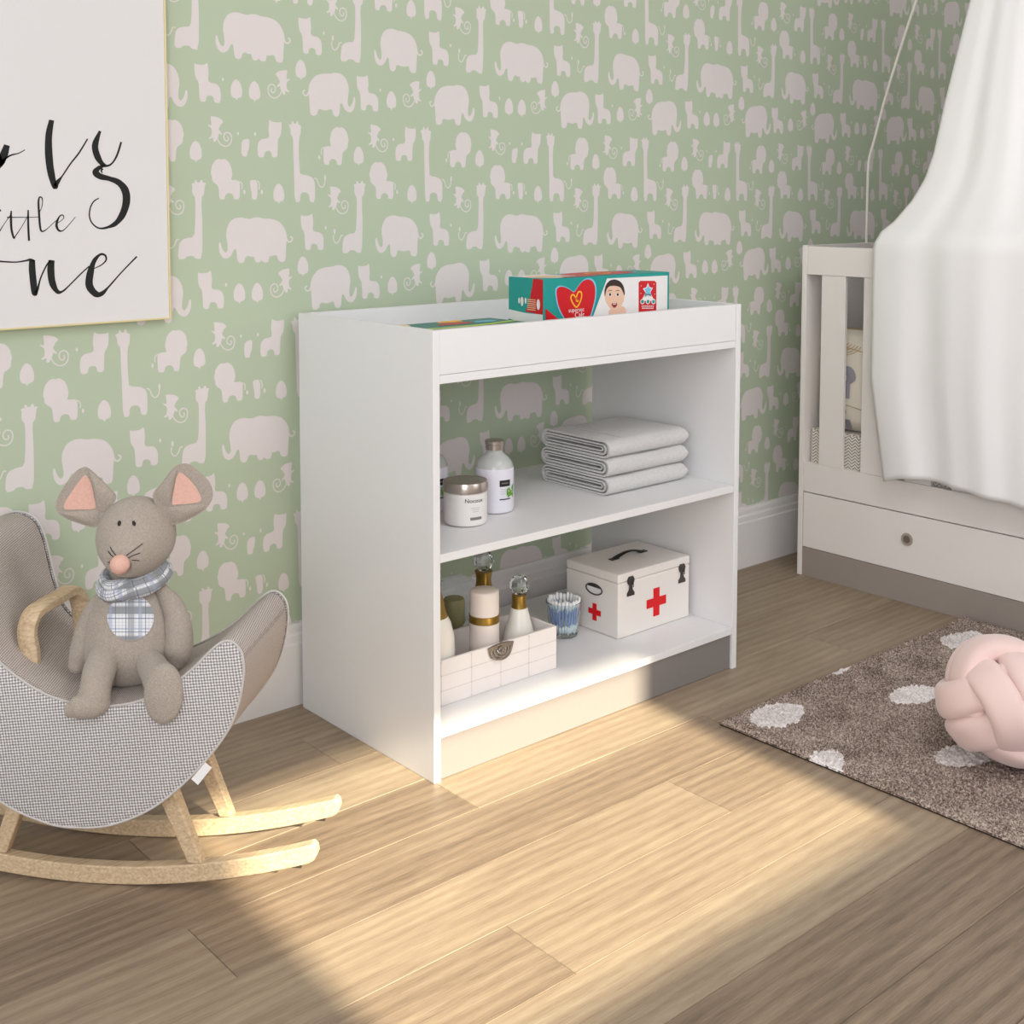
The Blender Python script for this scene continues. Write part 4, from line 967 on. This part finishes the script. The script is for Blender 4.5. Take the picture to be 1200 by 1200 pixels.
def shell():
    mb = MB(); n = len(PRO); seg = [V0+.004, V0+.010, V0+.016, .03, .0765, .12, V1-.016, V1-.010, V1-.004]; vs = []; uvs = []
    cx = sum(p.x for p in PRO)/n; cum = [0]
    for i in range(n): cum.append(cum[-1]+(PRO[(i+1) % n]-PRO[i]).length)
    nor = []
    for i in range(n):
        t = PRO[(i+1) % n]-PRO[i-1]; t.normalize(); nor.append(Vector((-t.y, t.x, 0)))
    ins = {0: .008, 1: .002, 2: 0, 6: 0, 7: .002, 8: .008}
    area = sum(PRO[i].x*PRO[(i+1) % n].y-PRO[(i+1) % n].x*PRO[i].y for i in range(n))
    sg = 1 if area > 0 else -1
    for j, v in enumerate(seg):
        k = ins.get(j, 0)
        for i in range(n):
            p = PRO[i]+nor[i]*sg*k; vs.append(C(p.x, v, p.y)); uvs.append((cum[i], v))
    m = len(seg)
    mb.add(vs, [(j*n+i, j*n+(i+1) % n, (j+1)*n+(i+1) % n, (j+1)*n+i) for j in range(m-1) for i in range(n)]+[tuple(range(n)), tuple((m-1)*n+i for i in range(n))], 0, uvs)
    build('seat_shell', mb, M['weavefine'], rc, smooth=50)
    for v, s in ((V0, 1), (V1, -1)):
        mb = MB(); vs = []; uvs = []
        for k, dv in ((.0035, .004), (.0015, .0015), (.006, 0), (.012, -.0015)):
            for i in range(n):
                p = PRO[i]+nor[i]*sg*k; vs.append(C(p.x, v+s*dv, p.y)); uvs.append((p.x, p.y))
        mb.add(vs, [(j*n+i, j*n+(i+1) % n, (j+1)*n+(i+1) % n, (j+1)*n+i) for j in range(3) for i in range(n)]+[tuple(3*n+i for i in range(n))], 0, uvs)
        build('side_panel', mb, M['weave'], rc, smooth=60)
        mb = MB(); mb.tube([C(p.x, v+s*.002, p.y) for p in PRO], .0022, 6, closed=True); tag(build('piping', mb, M['piping'], rc, smooth=True), 'light grey piping')
shell()
def rocker(v):
    mb = MB(); top = []; bot = []
    us = [-.40+.768*k/30 for k in range(31)]
    for u in us: z = .42*u*u; bot.append((u, z)); top.append((u, z+.031))
    e = [(us[-1]+.009, bot[-1][1]+.006), (us[-1]+.014, bot[-1][1]+.016), (us[-1]+.012, bot[-1][1]+.027), (us[-1]+.006, bot[-1][1]+.033)]; s_ = [(us[0]-.007, bot[0][1]+.021), (us[0]-.006, bot[0][1]+.010)]
    pts = bot+e+top[::-1]+s_
    mb.prism([C(a, v-.011, b+.0006) for a, b in pts], WV*.022)
    r = build('rocker', mb, M['wood'], rc, bevel=.003, segs=3)
    for u in (.345, -.36):
        mb = MB(); z = .42*u*u-.003; mb.prism([C(u-.009, v-.006, z), C(u+.009, v-.006, z), C(u+.009, v-.006, z+.0065), C(u-.009, v-.006, z+.0065)], WV*.012)
        tag(build('rubber_pad', mb, M['foot'], r), 'dark pad under the runner end')
rocker(0.0); rocker(.153)
for v in (0.0, .153):
    for (ut, ub) in ((.128, .178), (-.112, -.160)):
        mb = MB(); zt = .17; zb = .42*ub*ub+.0318; w1, w2 = .0155, .0125
        top = [C(ut+a*w1, v+b*.013, zt) for a, b in ((-1, -1), (1, -1), (1, 1), (-1, 1))]
        bot = [C(ub+a*w2, v+b*.0105, zb) for a, b in ((-1, -1), (1, -1), (1, 1), (-1, 1))]
        mb.add(bot+top, [(0, 1, 2, 3), (4, 5, 6, 7), (0, 1, 5, 4), (1, 2, 6, 5), (2, 3, 7, 6), (3, 0, 4, 7)])
        build('leg', mb, M['wood'], rc, bevel=.003, segs=3)
def cv_(x, y, v): return onv(x, y, C(0, v, 0), WV)
mb = MB()
pa = [cv_(37, 785, .020), cv_(35, 762, .020), cv_(32, 740, .022), cv_(38, 720, .030), cv_(52, 709, .055), cv_(68, 700, .09), cv_(80, 693, .120), cv_(90, 697, .140), cv_(95, 712, .146), cv_(98, 740, .148)]
P_, R_ = smooth_path(pa, [.0155]*len(pa), 5)
vs = []; K = 12
for i, p in enumerate(P_):
    t = P_[min(i+1, len(P_)-1)]-P_[max(i-1, 0)]; t.normalize(); a = (LU-t*LU.dot(t)).normalized(); b = t.cross(a)
    for k in range(K):
        th = 2*pi*k/K; ca, sa = cos(th), sin(th); f = (abs(ca)**4+abs(sa)**4)**(-.25); vs.append(p+a*ca*f*.0155+b*sa*f*.0105)
m = len(P_)
mb.add(vs, [(i*K+k, i*K+(k+1) % K, (i+1)*K+(k+1) % K, (i+1)*K+k) for i in range(m-1) for k in range(K)]+[tuple(range(K)), tuple((m-1)*K+k for k in range(K))])
build('armrest', mb, M['wood'], rc, smooth=40)
mb = MB(); q = [cv_(*p, V0-.003) for p in ((224, 913), (240, 894), (248, 900), (232, 920))]; mb.prism(q, WV*.0015); tag(build('care_tag', mb, M['tag'], rc), 'white fabric tag')

# ---------------------------------------------------------------- plush mouse
OM = onv(152, 790, C(0, .062, 0), WV); TH = Vector((-sin(YAW), -cos(YAW), 0))
ms = thing('plush_mouse', OM, 'grey linen plush mouse with plaid scarf sitting on the rocking chair', 'plush toy')
DM = (OM-CAM).dot(FW); PPM = F/DM
def mp(x, y, dt=0.0): return onv(x, y, OM+TH*dt, TH)
def hit(bvh, x, y, off=.0008):
    d = ray(x, y).normalized(); r = bvh.ray_cast(CAM, d)
    if r[0] is None: return None
    n = r[1] if r[1].dot(d) < 0 else -r[1]
    return r[0]-d*off*.3+n*off
def patch_on(mb, bvh, pts, off=.001, mi=0, dome=0, rings=5, uvs=True):
    c = Vector((sum(p[0] for p in pts)/len(pts), sum(p[1] for p in pts)/len(pts))); n = len(pts); vs = []; uv = []
    for j in range(rings+1):
        t = j/rings
        for p in pts:
            q = c+(Vector(p)-c)*max(t, .01); h = hit(bvh, q.x, q.y, off+dome*(1-t*t))
            if h is None: h = hit(bvh, *(c+(Vector(p)-c)*t*.9), off) or mp(q.x, q.y, 0)
            vs.append(h); uv.append((q.x/PPM, -q.y/PPM))
    mb.add(vs, [(j*n+i, j*n+(i+1) % n, (j+1)*n+(i+1) % n, (j+1)*n+i) for j in range(rings) for i in range(n)]+[tuple(range(n))], mi, uv)
# body
prof = [(2, 800), (24, 798), (40, 790), (50, 778), (54, 764), (54, 748), (50, 730), (44, 712), (37, 698), (30, 688), (24, 680), (18, 672)]
mb = MB(); zf = lambda y: mp(152, y, 0).z-OM.z
mb.lathe([(hw/PPM, zf(y)) for hw, y in prof], mp(152, 790, 0), (0, 0, 1), 40, ref=RV, sx=1, sy=.82)
bodyb = BVHTree.FromPolygons(mb.v, mb.f)
mbody = build('torso', mb, M['mouse'], ms, smooth=True)
# head
C0 = mp(160, 627, .012); TP = mp(142, 663, .088); R0 = .0645
ax = TP-C0; LN = ax.length
pr = [(R0*sin(a), -R0*cos(a)) for a in [pi*k/24 for k in range(0, 13)]]+[(.0635, .012), (.0595, .028), (.0515, .045), (.0405, .060), (.0300, .073), (.0205, .084), (.0120, LN-.003), (.001, LN+.002)]
mb = MB(); mb.lathe(pr, C0, ax, 40)
headb = BVHTree.FromPolygons(mb.v, mb.f)
hd = build('head', mb, M['mouse'], ms, smooth=True)
mb = MB(); mb.lathe([(.0158*sin(pi*k/14), -.0158*cos(pi*k/14)) for k in range(15)], mp(140.5, 661.5, .098), (0, 0, 1), 24); tag(build('nose', mb, M['pink'], hd, smooth=True), 'pink ball nose')
for ex, ey in ((140, 613.5), (157, 613.5)):
    mb = MB(); patch_on(mb, headb, [(ex+2.1*cos(a)+(.6 if ex > 150 else -.3)*sin(a)*-1, ey-3.2*sin(a)) for a in [2*pi*k/14 for k in range(14)]], .0008, dome=.0014); build('eye', mb, M['thread'], hd, smooth=True)
for tr in (((148, 651), (158, 644), (167, 637)), ((150, 654), (157, 650.5), (164, 648)), ((151, 657), (157, 656.5), (163, 657)), ((136, 651), (132, 646), (129.5, 641)), ((134, 653), (130, 650), (127, 646)), ((130, 659), (128.5, 659), (127, 658.5))):
    q = [hit(headb, *p, .0006) for p in tr]
    if None not in q: mb = MB(); mb.tube(q, .00075, 6, sub=4); build('whisker', mb, M['thread'], hd, smooth=True)
ZE = lambda p: (50+p[0]*.175, 530+p[1]*.175)
def ear(outline, pink, flaps, cpx):
    O = [ZE(p) for p in outline]; O, _ = smooth_path([Vector((a, b, 0)) for a, b in O], [0]*len(O), 4, True); n = len(O)
    c = Vector((*ZE(cpx), 0)); mb = MB(); vs = []; rings = [1, .93, .8, .6, .4, .2, .02]
    fr = lambda t: .004+.016*t**2.2
    for t in rings: vs += [mp((c+(p-c)*t).x, (c+(p-c)*t).y, fr(t)) for p in O]
    for t in reversed(rings): vs += [mp((c+(p-c)*t*1.0).x, (c+(p-c)*t).y, fr(t)-.004-.011*(1-t**3)) for p in O]
    m = 2*len(rings)
    mb.add(vs, [(j*n+i, j*n+(i+1) % n, (j+1)*n+(i+1) % n, (j+1)*n+i) for j in range(m-1) for i in range(n)]+[tuple(range(n)), tuple((m-1)*n+i for i in range(n))])
    bv = BVHTree.FromPolygons(mb.v, mb.f)
    for fl in flaps: patch_on(mb, bv, [ZE(p) for p in dens(fl)], .0006, 0, dome=.006)
    e_ = build('ear', mb, M['mouse'], hd, smooth=60)
    mb = MB(); patch_on(mb, bv, [ZE(p) for p in dens(pink)], .0007); tag(build('ear_lining', mb, M['pink'], e_, smooth=True), 'pink ear lining')
def dens(P, k=3):
    P, _ = smooth_path([Vector((a, b, 0)) for a, b in P], [0]*len(P), k, True); return [(p.x, p.y) for p in P]
ear([(360, 500), (250, 480), (150, 440), (95, 400), (88, 345), (110, 285), (160, 205), (220, 130), (268, 101), (302, 103), (360, 150), (430, 220), (495, 300), (430, 400)],
    [(150, 380), (150, 335), (190, 270), (240, 200), (288, 152), (325, 205), (345, 300), (352, 375), (250, 382)],
    [[(305, 118), (355, 155), (425, 222), (480, 300), (425, 385), (362, 392), (350, 290), (330, 200)], [(112, 402), (200, 394), (300, 388), (375, 392), (350, 488), (250, 470), (155, 430)]], (290, 310))
ear([(735, 290), (800, 200), (868, 112), (918, 80), (980, 80), (1050, 130), (1118, 200), (1140, 270), (1128, 330), (1085, 385), (1000, 440), (860, 488), (790, 400)],
    [(868, 345), (880, 250), (900, 160), (930, 135), (1010, 210), (1058, 290), (1050, 332), (960, 345), (900, 348)],
    [[(755, 290), (805, 210), (868, 130), (900, 110), (885, 180), (868, 270), (850, 355), (815, 360)], [(840, 378), (900, 362), (1000, 350), (1080, 345), (1075, 380), (1000, 430), (880, 470)]], (930, 290))
# arms, legs
def limb(name, segs, parent=ms, flat=1.0):
    mb = MB()
    for s in segs:
        P = [mp(a, b, c) for a, b, c, r in s]; R = [r/PPM for a, b, c, r in s]
        a = P[0]+(P[0]-P[1]).normalized()*R[0]*.75; z = P[-1]+(P[-1]-P[-2]).normalized()*R[-1]*.75
        a2 = P[0]+(P[0]-P[1]).normalized()*R[0]*.5; z2 = P[-1]+(P[-1]-P[-2]).normalized()*R[-1]*.5
        mb.tube([a, a2]+P+[z2, z], [R[0]*.25, R[0]*.75]+R+[R[-1]*.75, R[-1]*.25], 20, sub=5)
    return build(name, mb, M['mouse'], parent, smooth=True)
limb('arm', [[(121, 696, .0, 6), (109, 715, .008, 10), (101, 738, .016, 12.5), (95, 762, .022, 13), (90, 781, .026, 10)]])
limb('arm', [[(190, 692, .0, 8), (203, 712, .004, 13), (209, 738, .010, 16), (209, 760, .016, 17), (204, 777, .020, 13)]])
limb('leg', [[(134, 766, .022, 15), (122, 772, .052, 18), (116, 788, .082, 18), (112, 806, .104, 17), (110, 820, .114, 17.5)], [(116, 822, .110, 15), (106, 825, .120, 16), (92, 829, .126, 13), (83, 832, .128, 9)]])
mb = MB()
s = [(170, 768, .03, 13), (180, 784, .066, 17), (188, 797, .100, 19), (191, 806, .122, 19)]
mb.tube([mp(a, b, c) for a, b, c, r in s], [r/PPM for a, b, c, r in s], 20, sub=5)
cs = mp(192.5, 812, .128)
mb.lathe([(.0001, -.020), (.016, -.019), (.026, -.012), (.0295, 0), (.029, .008), (.024, .0135), (.0001, .016)], cs, TH+Vector((0, 0, .12)), 36, ref=RV, sx=1.04, sy=1.62)
build('leg', mb, M['mouse'], ms, smooth=50)
mb = MB(); patch_on(mb, bodyb, [(153+27*cos(a), 723.5+27*sin(a)) for a in [2*pi*k/32 for k in range(32)]], .0008)
tag(build('belly_patch', mb, M['plaid'], ms, smooth=True), 'round grey and blue plaid belly patch')
mb = MB(); mb.tube([hit(bodyb, 153+27.4*cos(a), 723.5+27.4*sin(a), .0004) for a in [2*pi*k/40 for k in range(40)]], .0009, 6, closed=True); build('patch_edge', mb, M['mouse'], ms, smooth=True)
cs = mp(157.5, 674, .0)
mb = MB()
for dz, rr, tr in ((.006, .047, .0115), (-.006, .0515, .0125)):
    mb.tube([cs+RV*rr*cos(a)+TH*(rr*.86+.004)*sin(a)+Vector((0, 0, dz+.009*cos(a)-.010*sin(a)+.0012*sin(5*a))) for a in [2*pi*k/36 for k in range(36)]], [tr*(1+.06*sin(4*a*2*pi/36)) for a in range(36)], 14, closed=True)
tag(build('scarf', mb, M['scarf'], ms, smooth=True), 'pale blue and grey plaid scarf')

# ---------------------------------------------------------------- rug
def inside(p, poly):
    c = False; n = len(poly)
    for i in range(n):
        a, b = poly[i], poly[i-1]
        if (a[1] > p[1]) != (b[1] > p[1]) and p[0] < (b[0]-a[0])*(p[1]-a[1])/(b[1]-a[1])+a[0]: c = not c
    return c
def rug():
    dots = [[(876, 843), (888, 829), (920, 824), (943, 828), (940, 845), (915, 853), (888, 853)], [(946, 883), (975, 879), (988, 882), (990, 893), (985, 907), (955, 898)],
            [(1041, 815), (1055, 805), (1092, 803), (1100, 812), (1092, 824), (1060, 827), (1043, 822)], [(1094, 885), (1112, 873), (1150, 873), (1172, 890), (1140, 898), (1105, 899), (1096, 893)],
            [(1100, 748), (1125, 740), (1152, 741), (1152, 755), (1120, 762), (1105, 757)], [(961, 792), (1000, 776), (994, 786), (978, 792)]]
    W_ = [[(on(2, .012, *p).x, on(2, .012, *p).y) for p in chaik2(d)] for d in dots]
    for cx, cy in ((.80, -1.45), (1.1, -1.62), (1.42, -1.32), (1.25, -1.85), (.78, -1.8)):
        W_.append([(cx+.08*cos(t*pi/6), cy+.055*sin(t*pi/6)) for t in range(12)])
    x0, x1, y0, y1 = .630, 1.646, -2.0, -.662; st_ = .0042
    nx = int((x1-x0)/st_); ny = int((y1-y0)/st_); rng = random.Random(5)
    mb = MB(); vs = []
    for i in range(nx+1):
        for j in range(ny+1):
            ed = min(i, nx-i, j, ny-j)
            z = .0125+rng.uniform(-.0045, .0045) if ed > 1 else (.009 if ed == 1 else .004)
            vs.append((x0+(x1-x0)*i/nx+rng.uniform(-.0012, .0012), y0+(y1-y0)*j/ny+rng.uniform(-.0012, .0012), z))
    fs = []; mi = []
    bbs = [(min(p[0] for p in w), max(p[0] for p in w), min(p[1] for p in w), max(p[1] for p in w)) for w in W_]
    for i in range(nx):
        for j in range(ny):
            x = x0+(x1-x0)*(i+.5)/nx; y = y0+(y1-y0)*(j+.5)/ny; k = 0
            for w, bb in zip(W_, bbs):
                if bb[0] < x < bb[1] and bb[2] < y < bb[3] and inside((x, y), w): k = 1
            fs.append((i*(ny+1)+j, (i+1)*(ny+1)+j, (i+1)*(ny+1)+j+1, i*(ny+1)+j+1)); mi.append(k)
    mb.add(vs, fs); mb.m = mi
    inner = set()
    mb.box(x0+.001, x1-.001, y0+.001, y1-.001, .0005, .006, 2)
    o = build('rug', mb, [M['rug'], M['rugdot'], M['rugedge']], base=((x0+x1)/2, (y0+y1)/2, 0), smooth=True)
    tag(o, 'brown shaggy rug with cream dots on the oak floor beside the crib', 'rug')
def chaik2(P): return [(v.x, v.y) for v in chaikin([Vector((a, b, 0)) for a, b in P], 2)]
rug()
# ---------------------------------------------------------------- knot pillow
KC = on(2, .141, 1181, 820); KR = .130
def knot():
    mb = MB(); c_, s_ = cos(radians_(20)), sin(radians_(20)); ZZ = Vector((0, 0, 1))
    er = RV*c_+ZZ*s_; ev0 = ZZ*c_-RV*s_; tt = TH*.92+ev0*.39; tt.normalize(); ev = (ev0*.92-TH*.39).normalized()
    E_ = [er, tt, ev]
    sq = .93
    for i in range(3):
        n_, a, b = E_[i], E_[(i+1) % 3], E_[(i+2) % 3]
        for s in (-1, 1):
            vs = []; K = 24; m = 96
            for q in range(m):
                ph = 2*pi*q/m; up = cos(2*ph)
                rho = KR*(.750+.115*up); rad = (a*cos(ph)+b*sin(ph))
                off = KR*.285*(1-.08*up)
                cpt_ = rad*rho*.97+n_*s*off; rd = (rad*.97+n_*s*.30).normalized(); sd_ = (n_-rd*n_.dot(rd)).normalized()
                for k in range(K):
                    th = 2*pi*k/K; ca, sa = cos(th), sin(th); f = (abs(ca)**3+abs(sa)**3)**(-1/3)
                    p = cpt_+sd_*ca*f*KR*.286+rd*sa*f*KR*.175; vs.append(KC+Vector((p.x, p.y, p.z*sq)))
            mb.add(vs, [(q*K+k, q*K+(k+1) % K, ((q+1) % m)*K+(k+1) % K, ((q+1) % m)*K+k) for q in range(m) for k in range(K)])
    mb.lathe([(KR*.72*sin(pi*k/16), -KR*.72*sq*cos(pi*k/16)) for k in range(17)], KC, n=28)
    o = build('knot_pillow', mb, M['knot'], base=(KC.x, KC.y, .012), smooth=True)
    tag(o, 'blush pink knotted ball pillow on the brown dotted rug', 'pillow')
knot()

# ---------------------------------------------------------------- light: low sun through the window, world light of the open room, added area fills
sl = bpy.data.lights.new('sun', 'SUN'); sl.energy = 14.0; sl.angle = radians_(1.25); sl.color = (1.0, .90, .68)
so = bpy.data.objects.new('sun', sl); COL.objects.link(so); so.location = (0, -6, 5)
so.rotation_mode = 'QUATERNION'; so.rotation_quaternion = Vector((AZ, 1, -math.tan(EL))).to_track_quat('-Z', 'Y')
def area(name, loc, tgt, sx, sy, e_, col=(1, 1, 1)):
    l = bpy.data.lights.new(name, 'AREA'); l.shape = 'RECTANGLE'; l.size = sx; l.size_y = sy; l.energy = e_; l.color = col
    o = bpy.data.objects.new(name, l); COL.objects.link(o); o.location = loc
    o.rotation_mode = 'QUATERNION'; o.rotation_quaternion = (Vector(tgt)-Vector(loc)).to_track_quat('-Z', 'Y')
    return o
area('front_fill_softbox', (1.15, YF+.02, 1.45), (1.15, 0, 1.35), 1.3, 1.4, 16, (.935, .955, 1))  # added frontal softbox just inside the solid wall; no window opening behind it
area('overhead_fill', (.4, -2.0, 2.56), (.8, -1.5, 0), 1.0, 1.0, 31, (.96, .955, 1))  # added overhead fill to brighten canopy, rug and pillow; no ceiling fixture
area('left_front_fill', (-2.2, -2.9, 1.5), (1.3, -.7, .6), 1.2, 1.6, 41, (.95, .955, 1))  # added fill from front left for the left-facing sides; no lamp stands there
w = bpy.data.worlds.new('world'); scene.world = w; w.use_nodes = True
bg = w.node_tree.nodes['Background']; bg.inputs['Color'].default_value = (.92, .945, 1, 1); bg.inputs['Strength'].default_value = 1.2
vs_ = scene.view_settings; vs_.view_transform = 'Standard'; vs_.look = 'None'; vs_.gamma = 1; vs_.use_curve_mapping = False; vs_.exposure = -.13
